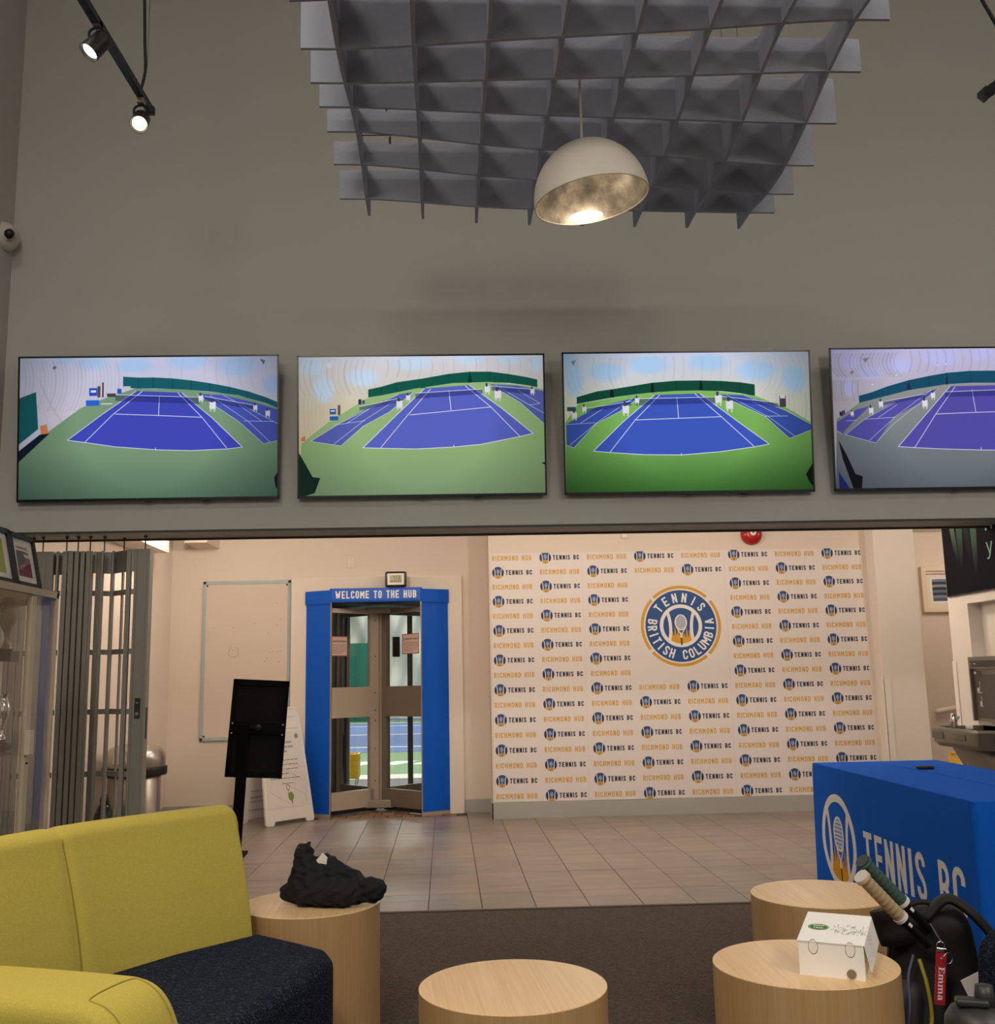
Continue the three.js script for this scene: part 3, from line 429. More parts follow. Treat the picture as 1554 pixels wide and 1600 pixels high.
// ---------- track lights ----------
{
  const lt = thing('lighting_track', 'black lighting track with two lit spot heads, high on the left', 'lighting track', [-1.65, 4.34, 0]);
  mesh('rail', [beam([0, 0.005, -5.09], [0, -0.2, -0.6], 0.036, 0.034)], std(0x23252c, 0.5), lt);
  mesh('end_cap', [beam([0, 0.006, -5.115], [0, 0.005, -5.085], 0.042, 0.04)], M.black, lt);
  mesh('power_cable', [tube([[0.0, 0.02, -4.93], [0.02, 0.12, -4.93], [0.012, 0.3, -4.93], [-0.005, 0.8, -4.93], [0, 2.6, -4.93]], 0.008)], M.blackMatt, lt);
  mesh('hanger_wire', [bar([0.03, 0.15, -4.93], [0.03, 2.6, -4.93], 0.0015, 5)], M.gateDark, lt);
  const head = (z, dir, glow, I, label, x = -1.65, y = 4.3, wide = 24) => {
    const d = new THREE.Vector3(...dir).normalize(), h = thing('spot_light', label, 'spotlight', [x, y, z], 0, 'spotlight heads on the tracks');
    mesh('clip', [rbox(0.036, 0.03, 0.05, 0.004, 0, 0.005, 0)], M.alu, h);
    mesh('yoke', [tube([[-0.03, -0.09, 0], [-0.034, -0.03, 0], [0, -0.012, 0], [0.034, -0.03, 0], [0.03, -0.09, 0]], 0.006, 24, 6)], M.blackMatt, h);
    const can = new THREE.Group(); can.name = 'can'; can.position.set(0, -0.1, 0); can.quaternion.setFromUnitVectors(new THREE.Vector3(0, -1, 0), d); h.add(can);
    mesh('housing', [lathe([[0.0001, 0.06], [0.034, 0.06], [0.042, 0.045], [0.047, -0.06], [0.044, -0.06], [0.036, -0.03], [0.0001, -0.02]], 32)], std(0x1c1b1c, 0.45), can);
    mesh('lens', [cyl(0.036, 0.036, 0.004, 0, -0.045, 0)], std(0xffffff, 0.3, { emissive: glow, emissiveIntensity: 6 }), can);
    const S = new THREE.SpotLight(glow, I, 0, wide * D, wide > 30 ? 1 : 0.6); S.position.set(x + d.x * 0.055, y - 0.1 + d.y * 0.055, z + d.z * 0.165); S.target.position.copy(S.position).addScaledVector(d, 2); S.castShadow = true; S.name = 'spot_beam'; scene.add(S, S.target); return [h, S];
  };
  head(-4.31, [-0.45, -0.8, 0.3], 0xfff2dc, 16, 'spotlight head aimed down to the left, the nearer of two on the left track');
  head(-4.95, [0.1, -0.8, 0.72], 0xffdca8, 16, 'spotlight head glaring at the viewer at the far end of the left track');
  WASH.forEach(([x, y, z, aim, I], i) => { const [, S] = head(z, aim, 0xfff2e2, I, i ? 'spotlight head on the right track turned to the screen wall' : 'spotlight head on the left track turned to the screen wall', x, y, 62); S.shadow.radius = 14; });
  const rt = thing('lighting_track', 'end of a black lighting track with a looping cable at the right edge', 'lighting track', [2.42, 3.9, -4.2]);
  mesh('rail', [beam([-0.015, -0.015, 0], [1.28, 0.24, 3.4], 0.036, 0.036)], std(0x1c1d22, 0.5), rt);
  mesh('end_cap', [beam([-0.035, -0.03, -0.012], [0.0, 0.0, 0.005], 0.042, 0.042)], M.black, rt);
  mesh('power_cable', [tube([[-0.03, 3.1, -0.3], [-0.035, 0.5, 0.05], [-0.02, 0.33, 0.1], [0.06, 0.2, 0.1], [0.2, 0.18, 0.16]], 0.008, 80)], M.blackMatt, rt);
}

// ---------- camera on the left wall ----------
{
  const c = thing('security_camera', 'white dome security camera with a black eye on the left wall', 'security camera', [-3.05, 4.29, -6.545]);
  mesh('base', [new THREE.SphereGeometry(0.1, 28, 18).scale(0.85, 1, 1)], std(0xbdb6aa, 0.5), c);
  const eye = mesh('eye', [new THREE.SphereGeometry(0.033, 20, 14).translate(0.06, -0.012, 0.075)], M.black, c);
  mesh('ring', [new THREE.TorusGeometry(0.04, 0.007, 8, 30).translate(0.05, -0.012, 0.065)], std(0x8e887d, 0.5), c);
}

// ---------- wall screens with the court cameras ----------
{
  const TVs = []; // drawn in the pixels of an enlarged view: origin and size of the picture given per screen
  const domeSky = (c, W, H, top, mid) => { const g = c.createLinearGradient(0, 0, 0, H * 0.4); g.addColorStop(0, top); g.addColorStop(1, mid); c.fillStyle = g; c.fillRect(0, 0, W, H); };
  const picture = (o) => canvasTex(1024, 576, (c, W, H) => {
    const [ox, oy, ow, oh] = o.frame, X = (x) => (x - ox) / ow * W, Y = (y) => (y - oy) / oh * H;
    const path = (p, close = true) => { c.beginPath(); p.forEach(([x, y], i) => (i ? c.lineTo(X(x), Y(y)) : c.moveTo(X(x), Y(y)))); if (close) c.closePath(); };
    const fill = (p, s) => { path(p); c.fillStyle = s; c.fill(); }, line = (p, s = '#e9ecf4', w = 3) => { path(p, false); c.strokeStyle = s; c.lineWidth = w; c.lineJoin = 'round'; c.stroke(); };
    domeSky(c, W, H, o.sky[0], o.sky[1]);
    const blur = (x, y, rx, ry, col) => { c.save(); c.translate(X(x), Y(y)); c.scale(rx / ow * W, ry / oh * H); const g = c.createRadialGradient(0, 0, 0.2, 0, 0, 1); g.addColorStop(0, col); g.addColorStop(0.45, col); g.addColorStop(1, col.replace(/[\d.]+\)$/, '0)')); c.fillStyle = g; c.fillRect(-1, -1, 2, 2); c.restore(); };
    for (const b of o.panels) blur(b[0], b[1], b[2], b[3], o.panelColor);
    let fk = 0; for (const [x0, y0, x1, y1, bend] of o.folds) { c.globalAlpha = 0.22 + 0.25 * hash(fk++, 7, 3); c.beginPath(); c.moveTo(X(x0), Y(y0)); c.quadraticCurveTo(X((x0 + x1) / 2 + bend), Y((y0 + y1) / 2), X(x1), Y(y1)); c.strokeStyle = o.foldColor; c.lineWidth = 3 + 5 * hash(fk, 9, 5); c.stroke(); c.globalAlpha = 0.3; c.strokeStyle = '#f4f2f6'; c.lineWidth = 2; c.translate(5, 0); c.stroke(); c.translate(-5, 0); } c.globalAlpha = 1;
    fill(o.curtain, o.curtainColor); for (let i = 1; i < o.curtain.length / 2 - 1; i++) { const a = o.curtain[i], b = o.curtain[o.curtain.length - 1 - i]; if (a && b) line([a, b], 'rgba(0,30,26,0.5)', 2); }
    const gr = c.createLinearGradient(0, Y(o.groundTop), 0, H); gr.addColorStop(0, o.green[0]); gr.addColorStop(0.55, o.green[1]); gr.addColorStop(1, o.green[2]); fill(o.ground, gr);
    for (const p of o.courts) fill(p, o.blue); fill(o.court, o.blue2);
    for (const l of o.far) line(l, o.lineColor, 1.6); for (const l of o.lines) line(l, o.lineColor, 2.8);
    for (const n of o.nets) { fill(n, 'rgba(30,36,100,0.45)'); line([n[0], n[1]], o.lineColor, 2.2); }
    for (const [x, y, w, h, col] of o.bits) { c.fillStyle = col; c.fillRect(X(x), Y(y), w / ow * W, h / oh * H); }
    for (const p of o.shapes || []) fill(p[1], p[0]);
    const v = c.createRadialGradient(W / 2, H * 0.42, H * 0.5, W / 2, H * 0.42, W * 0.62); v.addColorStop(0, 'rgba(0,0,0,0)'); v.addColorStop(1, o.vignette); c.fillStyle = v; c.fillRect(0, 0, W, H);
  });
  const people = (x, y, s = 1) => [[x, y, 22 * s, 26 * s, '#e8e8ee'], [x + 4 * s, y - 12 * s, 8 * s, 14 * s, '#3a3f66'], [x + 2 * s, y + 24 * s, 5 * s, 10 * s, '#d8d8e2'], [x + 15 * s, y + 24 * s, 5 * s, 12 * s, '#d8d8e2']];
  const drape = (x0, x1, y0, y1, n, b) => Array.from({ length: n }, (_, i) => [x0 + (x1 - x0) * i / n, y0, x0 + (x1 - x0) * i / n - b * 0.4, y1, b]);
  TVs.push(picture({ frame: [97, 137, 1361, 752], sky: ['#c9cdea', '#d6cfe0'], panelColor: 'rgba(176,205,246,0.95)', panels: [[480, 165, 110, 50], [700, 180, 120, 50], [980, 165, 130, 50], [1250, 190, 130, 70], [1430, 290, 60, 60], [330, 150, 60, 30]], foldColor: '#a39db0',
    folds: [...drape(110, 620, 150, 420, 26, 60), ...drape(900, 1450, 140, 330, 9, -40), [180, 200, 260, 520, -20], [200, 250, 330, 490, -30]], curtain: [[640, 240], [720, 246], [800, 246], [900, 252], [1000, 264], [1100, 280], [1200, 300], [1300, 325], [1400, 360], [1458, 385], [1458, 416], [1400, 392], [1300, 362], [1200, 340], [1100, 325], [1000, 316], [900, 310], [800, 305], [720, 305], [640, 300]], curtainColor: '#15606c',
    groundTop: 300, green: ['#7da07e', '#7f9f7d', '#5f7f68'], ground: [[97, 690], [230, 545], [420, 405], [560, 350], [700, 305], [960, 312], [1250, 345], [1458, 415], [1458, 890], [97, 890]], blue: '#4d5cc0', blue2: '#434cc0', courts: [[[1030, 336], [1170, 345], [1330, 385], [1458, 425], [1458, 592], [1385, 608], [1250, 485]]],
    court: [[710, 318], [950, 330], [1110, 465], [1272, 625], [1190, 634], [1000, 640], [820, 634], [600, 615], [440, 590], [350, 577], [540, 435]], lineColor: '#dfe4f4', lines: [[[710, 318], [540, 435], [350, 577], [440, 590], [600, 615], [820, 634], [1000, 640], [1190, 634], [1272, 625], [1110, 465], [950, 330]], [[742, 320], [590, 440], [440, 590]], [[930, 330], [1060, 465], [1190, 630]], [[598, 440], [820, 450], [1060, 463]], [[833, 345], [828, 450]], [[813, 634], [813, 622]]],
    far: [[[1030, 336], [1250, 485], [1385, 608], [1458, 592]], [[1100, 345], [1300, 485], [1420, 600]], [[1280, 485], [1440, 490]], [[1170, 345], [1458, 500]], [[1255, 400], [1375, 488]]], nets: [[[600, 337], [1045, 355], [1045, 392], [600, 370]], [[1070, 350], [1330, 400], [1330, 425], [1070, 375]]],
    bits: [...people(1040, 345, 1.1), ...people(1098, 380, 1.5), ...people(1330, 400, 1), ...people(1395, 430, 1.1), [462, 300, 42, 42, '#2653c8'], [470, 312, 28, 12, '#e8ecff'], [445, 365, 70, 30, '#2a68d8'], [505, 290, 16, 60, '#5a4c48'], [530, 270, 8, 80, '#3c3634'], [556, 330, 46, 18, '#4a4440'], [610, 305, 22, 26, '#2d5ab8'], [640, 292, 40, 14, '#cfc6d0'], [525, 382, 60, 6, '#dde0ee']],
    shapes: [['#136066', [[97, 350], [182, 318], [196, 515], [97, 596]]], ['#d2d6ea', [[97, 600], [200, 520], [206, 545], [97, 628]]], ['#101a30', [[97, 632], [206, 545], [255, 540], [97, 690]]], ['#e08a5c', [[205, 500], [240, 490], [250, 540], [212, 545]]], ['#141820', [[1440, 790], [1458, 760], [1458, 850], [1448, 840]]], ['#70707c', [[265, 190], [282, 178], [290, 188], [278, 200]]], ['#70707c', [[1365, 150], [1395, 160], [1385, 182]]]], vignette: 'rgba(10,20,20,0.45)' }));
  TVs.push(picture({ frame: [78, 125, 1310, 745], sky: ['#dcdcec', '#dccfae'], panelColor: 'rgba(206,228,252,0.95)', panels: [[210, 300, 70, 90], [420, 240, 110, 60], [690, 160, 130, 50], [985, 140, 100, 40], [1210, 145, 90, 40], [1350, 170, 50, 60], [150, 180, 80, 60]], foldColor: '#b3a4a0',
    folds: [...drape(90, 520, 140, 330, 14, -50), ...drape(550, 1380, 140, 240, 14, 20), ...drape(90, 260, 330, 560, 8, -24)], curtain: [[448, 303], [520, 288], [600, 265], [740, 246], [880, 222], [990, 212], [1100, 212], [1200, 226], [1300, 244], [1356, 258], [1356, 300], [1300, 288], [1200, 274], [1100, 270], [990, 270], [880, 278], [740, 298], [600, 320], [520, 335], [448, 346]], curtainColor: '#0d5a4c',
    groundTop: 280, green: ['#9cc07e', '#98b87c', '#84a078'], ground: [[78, 870], [90, 590], [230, 480], [440, 350], [700, 300], [900, 272], [1100, 268], [1290, 290], [1388, 310], [1388, 870]], blue: '#5a66b8', blue2: '#5c68c8', courts: [[[140, 578], [300, 480], [450, 400], [610, 330], [690, 318], [560, 425], [420, 500], [300, 605]], [[1095, 280], [1250, 290], [1388, 320], [1388, 498], [1260, 380]]],
    court: [[750, 300], [990, 284], [1160, 410], [1328, 550], [1255, 566], [1050, 605], [900, 618], [700, 626], [510, 620], [418, 616], [600, 440]], lineColor: '#eceef2', lines: [[[750, 300], [600, 440], [418, 616], [510, 620], [700, 626], [900, 618], [1050, 605], [1255, 566], [1328, 550], [1160, 410], [990, 284]], [[782, 302], [660, 440], [510, 620]], [[966, 286], [1105, 405], [1258, 566]], [[668, 442], [880, 424], [1105, 404]], [[880, 312], [890, 420]], [[902, 618], [902, 606]]],
    far: [[[690, 318], [560, 425], [420, 500], [300, 605], [140, 578], [300, 480], [610, 330]], [[620, 345], [430, 465], [262, 596]], [[265, 492], [430, 470]], [[330, 485], [450, 410]], [[1095, 280], [1260, 380], [1388, 498]], [[1130, 285], [1310, 395], [1388, 440]], [[1310, 395], [1370, 388]], [[1250, 315], [1368, 388]]], nets: [[[700, 325], [1060, 306], [1060, 332], [700, 355]], [[400, 395], [620, 350], [620, 372], [400, 415]], [[1110, 290], [1340, 312], [1340, 340], [1110, 315]]],
    bits: [...people(598, 365, 1.5), ...people(650, 335, 1), ...people(1072, 290, 1.3), ...people(1125, 315, 1.6), ...people(1318, 308, 1), [242, 405, 34, 30, '#3560a8'], [248, 412, 22, 8, '#dfe4ea'], [242, 445, 46, 22, '#2a68b8'], [285, 385, 14, 55, '#6a5a4c'], [395, 355, 16, 28, '#2a3450'], [415, 360, 14, 20, '#3a4a88']],
    shapes: [['#0e2a22', [[78, 640], [150, 770], [190, 775], [160, 855], [110, 870], [78, 870]]], ['#e8784c', [[90, 560], [112, 548], [112, 574], [90, 580]]], ['#e6e6ea', [[220, 160], [250, 150], [252, 175], [236, 188]]], ['#0d5a4c', [[735, 250], [745, 250], [755, 298], [724, 298]]], ['#08382e', [[990, 222], [998, 222], [1006, 270], [980, 272]]], ['#161a18', [[1370, 708], [1390, 705], [1390, 720]]]], vignette: 'rgba(20,30,10,0.3)' }));
  TVs.push(picture({ frame: [66, 108, 1305, 732], sky: ['#d0d8f0', '#dfdcc8'], panelColor: 'rgba(178,214,252,0.95)', panels: [[290, 205, 120, 60], [520, 170, 130, 60], [830, 160, 130, 55], [1090, 205, 130, 70], [1290, 250, 80, 90], [120, 240, 60, 110], [90, 140, 60, 50]], foldColor: '#b2b4bc',
    folds: [...drape(90, 430, 130, 300, 12, -40), ...drape(500, 1000, 120, 250, 10, 10), ...drape(1060, 1370, 130, 320, 10, 60), ...drape(1100, 1370, 330, 470, 12, 12)], curtain: [[132, 338], [240, 308], [320, 298], [440, 280], [530, 266], [660, 256], [790, 256], [900, 260], [1000, 268], [1078, 280], [1078, 342], [1000, 326], [900, 314], [790, 310], [660, 310], [530, 318], [440, 326], [320, 342], [240, 355], [132, 374]], curtainColor: '#0c4c3a',
    groundTop: 310, green: ['#86c060', '#7cb45c', '#3f7434'], ground: [[66, 845], [70, 470], [140, 375], [440, 326], [660, 310], [850, 312], [1078, 340], [1250, 410], [1380, 490], [1380, 840]], blue: '#3d58b8', blue2: '#3f5cc6', courts: [[[74, 590], [74, 480], [240, 390], [470, 338], [360, 415], [230, 480], [112, 605]], [[885, 332], [1020, 338], [1160, 380], [1380, 500], [1380, 522], [1255, 570], [1130, 452]]],
    court: [[545, 330], [785, 326], [960, 460], [1145, 598], [1065, 612], [880, 636], [680, 650], [480, 646], [300, 632], [214, 624], [370, 475]], lineColor: '#eef1f4', lines: [[[545, 330], [370, 475], [214, 624], [300, 632], [480, 646], [680, 650], [880, 636], [1065, 612], [1145, 598], [960, 460], [785, 326]], [[572, 330], [440, 460], [298, 634]], [[758, 326], [895, 450], [1065, 610]], [[440, 462], [660, 456], [895, 450]], [[662, 344], [668, 455]], [[678, 650], [678, 640]]],
    far: [[[470, 338], [360, 415], [230, 480], [112, 605], [74, 592]], [[430, 345], [240, 470], [90, 592]], [[74, 482], [225, 474]], [[150, 475], [270, 400]], [[885, 332], [1130, 452], [1255, 570], [1380, 522]], [[930, 338], [1145, 452], [1282, 556]], [[1130, 450], [1250, 450]], [[1060, 370], [1205, 446]], [[1020, 338], [1240, 420], [1380, 500]]], nets: [[[440, 350], [880, 345], [880, 378], [440, 385]], [[170, 400], [420, 362], [420, 385], [170, 420]], [[905, 342], [1200, 380], [1200, 402], [905, 362]]],
    bits: [...people(372, 385, 1.6), ...people(440, 345, 1), ...people(865, 335, 1.6), ...people(922, 365, 1.7), ...people(105, 418, 1.2), ...people(160, 388, 1), [1208, 342, 34, 60, '#4c4650'], [1212, 336, 26, 20, '#e8e8ee'], [80, 390, 46, 22, '#33486a']],
    shapes: [['#07241c', [[310, 302], [326, 302], [330, 342], [308, 342]]], ['#07241c', [[528, 268], [540, 268], [544, 318], [524, 318]]], ['#07241c', [[788, 258], [796, 258], [802, 310], [782, 310]]], ['#07100a', [[1335, 760], [1388, 680], [1388, 845], [1352, 800]]], ['#8a90a0', [[105, 150], [132, 140], [120, 172]]], ['#d8dce4', [[1205, 108], [1228, 112], [1220, 128]]], ['#d8dce4', [[1278, 160], [1300, 170], [1296, 186]]]], vignette: 'rgba(0,20,0,0.45)' }));
  TVs.push(picture({ frame: [234, 140, 2010, 1115], sky: ['#c9c3ee', '#bdb7bc'], panelColor: 'rgba(196,196,250,0.95)', panels: [[800, 270, 140, 80], [1160, 210, 170, 90], [1500, 190, 120, 70], [560, 330, 120, 70], [400, 250, 100, 60], [380, 450, 60, 90]], foldColor: '#80788e',
    folds: [...drape(260, 820, 170, 360, 18, -90), ...drape(900, 2200, 150, 330, 18, 40), ...drape(250, 480, 390, 560, 10, -30)], curtain: [[455, 515], [560, 488], [700, 440], [880, 392], [1050, 360], [1200, 336], [1400, 322], [1700, 322], [2244, 380], [2244, 490], [1700, 420], [1400, 420], [1200, 428], [1050, 450], [880, 472], [700, 516], [560, 548], [455, 572]], curtainColor: '#15506c',
    groundTop: 420, green: ['#9a9c98', '#7a8488', '#666c76'], ground: [[234, 1255], [262, 700], [460, 570], [880, 472], [1200, 428], [1700, 420], [2244, 470], [2244, 1255]], blue: '#5854ac', blue2: '#5650ac', courts: [[[330, 825], [500, 700], [760, 560], [990, 505], [1130, 460], [960, 580], [740, 690], [580, 895]], [[262, 790], [262, 725], [430, 625], [540, 600], [380, 740], [305, 818]]],
    court: [[1225, 445], [1700, 440], [1900, 600], [2244, 900], [2244, 960], [1700, 975], [1460, 962], [1100, 948], [905, 936], [768, 926], [1040, 640]], lineColor: '#dcd8f0', lines: [[[1225, 445], [1040, 640], [768, 926], [905, 936], [1100, 948], [1460, 962], [1800, 968]], [[1268, 448], [1100, 660], [905, 936]], [[1098, 668], [1430, 658], [1900, 650]], [[1408, 475], [1432, 655]], [[1462, 962], [1462, 940]]],
    far: [[[1130, 460], [960, 580], [740, 740], [580, 895], [330, 825], [500, 700], [760, 570]], [[1070, 470], [760, 680], [528, 875]], [[500, 704], [745, 690]], [[610, 692], [770, 590]], [[262, 795], [305, 818]], [[340, 715], [430, 710]]], nets: [[[1180, 490], [1700, 475], [1700, 525], [1180, 530]], [[620, 570], [1010, 505], [1010, 530], [620, 600]]],
    bits: [...people(985, 555, 2), ...people(1060, 495, 1.6), ...people(535, 610, 1.7), ...people(620, 560, 1.6), ...people(380, 640, 1.2), [288, 640, 26, 34, '#2c2a44'], [310, 630, 24, 34, '#4a4660'], [1120, 268, 16, 6, '#f4f4ff'], [1190, 262, 16, 6, '#f4f4ff'], [770, 348, 16, 6, '#f4f4ff'], [565, 420, 14, 8, '#f4f4ff']],
    shapes: [['#101018', [[270, 870], [330, 980], [400, 1140], [460, 1160], [450, 1255], [380, 1255], [300, 1020]]], ['#202a78', [[262, 1120], [350, 1255], [262, 1255]]], ['#8a869c', [[500, 215], [552, 205], [520, 250]]], ['#8a869c', [[388, 320], [425, 308], [405, 345]]], ['#1c3450', [[865, 420], [885, 420], [900, 470], [860, 474]]], ['#1c3450', [[1190, 375], [1208, 372], [1212, 430], [1188, 432]]]], vignette: 'rgba(10,10,20,0.35)' }));
  // [left, right, top, bottom] of each case on the wall
  const spots = [[-2.905, -1.208, 3.447, 2.488], [-1.089, 0.552, 3.436, 2.486], [0.668, 2.343, 3.442, 2.484], [2.475, 4.13, 3.454, 2.486]];
  const labels = ['wall screen showing an indoor blue court beside a white dome wall, leftmost of the four', 'wall screen showing a blue court with yellowish dome light and a pale green surround', 'wall screen showing a blue court with vivid green surround, third of the four', 'wall screen showing a violet-tinted court with grey surround, cut off at the right edge'];
  spots.forEach(([x0, x1, yt, yb], i) => {
    const w = x1 - x0, h = yt - yb, t = thing('wall_screen', labels[i], 'television', [(x0 + x1) / 2, (yt + yb) / 2, -6.568], 0, 'wall screens over the opening');
    t.rotation.x = 5.5 * D; const f = 0.011;
    mesh('housing', [rbox(w - 0.02, h - 0.02, 0.035, 0.012, 0, 0, -0.018)], std(0x131314, 0.5), t);
    mesh('bezel', [box(-w / 2, w / 2, h / 2 - f, h / 2, -0.006, 0.006), box(-w / 2, w / 2, -h / 2, -h / 2 + f * 1.6, -0.006, 0.006), box(-w / 2, -w / 2 + f, -h / 2, h / 2, -0.006, 0.006), box(w / 2 - f, w / 2, -h / 2, h / 2, -0.006, 0.006)], std(0x0a0a0b, 0.3), t);
    const g = new THREE.BoxGeometry(w - 2 * f, h - 2.6 * f, 0.004).translate(0, f * 0.3, 0); g.userData.keepUv = true;
    mesh('screen', g, phy(0x030303, 0.5, { specularIntensity: 0.15, emissive: 0xffffff, emissiveMap: TVs[i], emissiveIntensity: 0.86 }), t);
    mesh('badge', [rbox(0.045, 0.012, 0.012, 0.003, 0, -h / 2 - 0.003, 0)], M.black, t);
    mesh('sensor', [rbox(0.05, 0.014, 0.02, 0.005, w * 0.22, -h / 2 - 0.004, -0.008)], M.black, t);
    mesh('wall_bracket', [box(-0.3, 0.3, -0.2, -0.16, -0.075, -0.02), box(-0.3, 0.3, 0.14, 0.18, -0.1, -0.02), box(-0.28, -0.24, -0.25, 0.22, -0.05, -0.025), box(0.24, 0.28, -0.25, 0.22, -0.05, -0.025)], M.gateDark, t);
    const L = new THREE.RectAreaLight(0xc8d0f0, 0.12, w - 0.04, h - 0.04); L.position.z = 0.02; L.rotation.y = Math.PI; L.name = 'screen_light'; t.add(L);
  });
}

// ---------- printed backdrop on the lobby wall ----------
{
  const X0 = 0.252, X1 = 3.935, Y0 = 0.148, Y1 = 2.505, S = 520;   // pixels per metre
  const t = canvasTex(Math.round((X1 - X0) * S), Math.round((Y1 - Y0) * S), (c, w, h) => {
    c.fillStyle = '#e6dcd6'; c.fillRect(0, 0, w, h);
    const px = (x) => (x - X0) * S, py = (y) => (Y1 - y) * S;
    c.strokeStyle = 'rgba(150,130,120,0.25)'; c.lineWidth = 1; for (const x of [1.15, 2.55]) { c.beginPath(); c.moveTo(px(x), 0); c.lineTo(px(x), h); c.stroke(); }
    for (let r = 0; r < 17; r++) for (let k = 0; k < 8; k++) {
      if (r >= 2 && r <= 8 && (k === 3 || k === 4)) continue;
      const x = px(0.462 + k * 0.4655), y = py(2.458 - r * 0.1413);
      if ((r + k) % 2 === 0) lettering(c, 'RICHMOND HUB', x, y, 0.05 * S, '#d3a044', { wf: 0.5, gap: 0.19, s: 0.17 });
      else { emblem(c, x - 0.137 * S, y, 0.057 * S, { blue: '#27487f', side: '#1a2c52', ring: false, detail: false, flame: '#cc9c38', line: '#e8e0dc' }); lettering(c, 'TENNIS BC', x + 0.066 * S, y, 0.046 * S, '#1d2238', { wf: 0.5, gap: 0.2, s: 0.19 }); }
    }
    const cx = px(2.095), cy = py(1.768), R = 0.393 * S;
    c.fillStyle = '#e9e1da'; c.beginPath(); c.arc(cx, cy, R * 1.02, 0, 7); c.fill();
    c.strokeStyle = '#d19b33'; c.lineWidth = R * 0.075; for (const a of [-134, -41, 49, 142]) { c.beginPath(); c.arc(cx, cy, R * 0.962, (a + (a === -134 ? 1 : 2)) * D, (a + (a === 142 ? 81 : a === 49 ? 90 : 87)) * D); c.stroke(); }
    c.fillStyle = '#1c4a86'; c.beginPath(); c.arc(cx, cy, R * 0.885, 0, 7); c.fill();
    arcText(c, 'TENNIS', cx, cy, R * 0.7, -141 * D, -41 * D, R * 0.235, '#f1ebe4', false);
    arcText(c, 'BRITISH COLUMBIA', cx, cy, R * 0.71, 189 * D, -8 * D + 0, R * 0.235, '#f1ebe4', true);
    emblem(c, cx, cy - R * 0.005, R * 0.52, { blue: '#1c4a86', line: '#efe8e1' });
  });
  const g = new THREE.BoxGeometry(X1 - X0, Y1 - Y0, 0.004).translate((X0 + X1) / 2, (Y0 + Y1) / 2, -9.897); g.userData.keepUv = true;
  solo('printed_backdrop', 'white wall backdrop printed with rows of small logos and one large round tennis emblem', 'backdrop', g, std(0xffffff, 0.6, { map: t }));
}

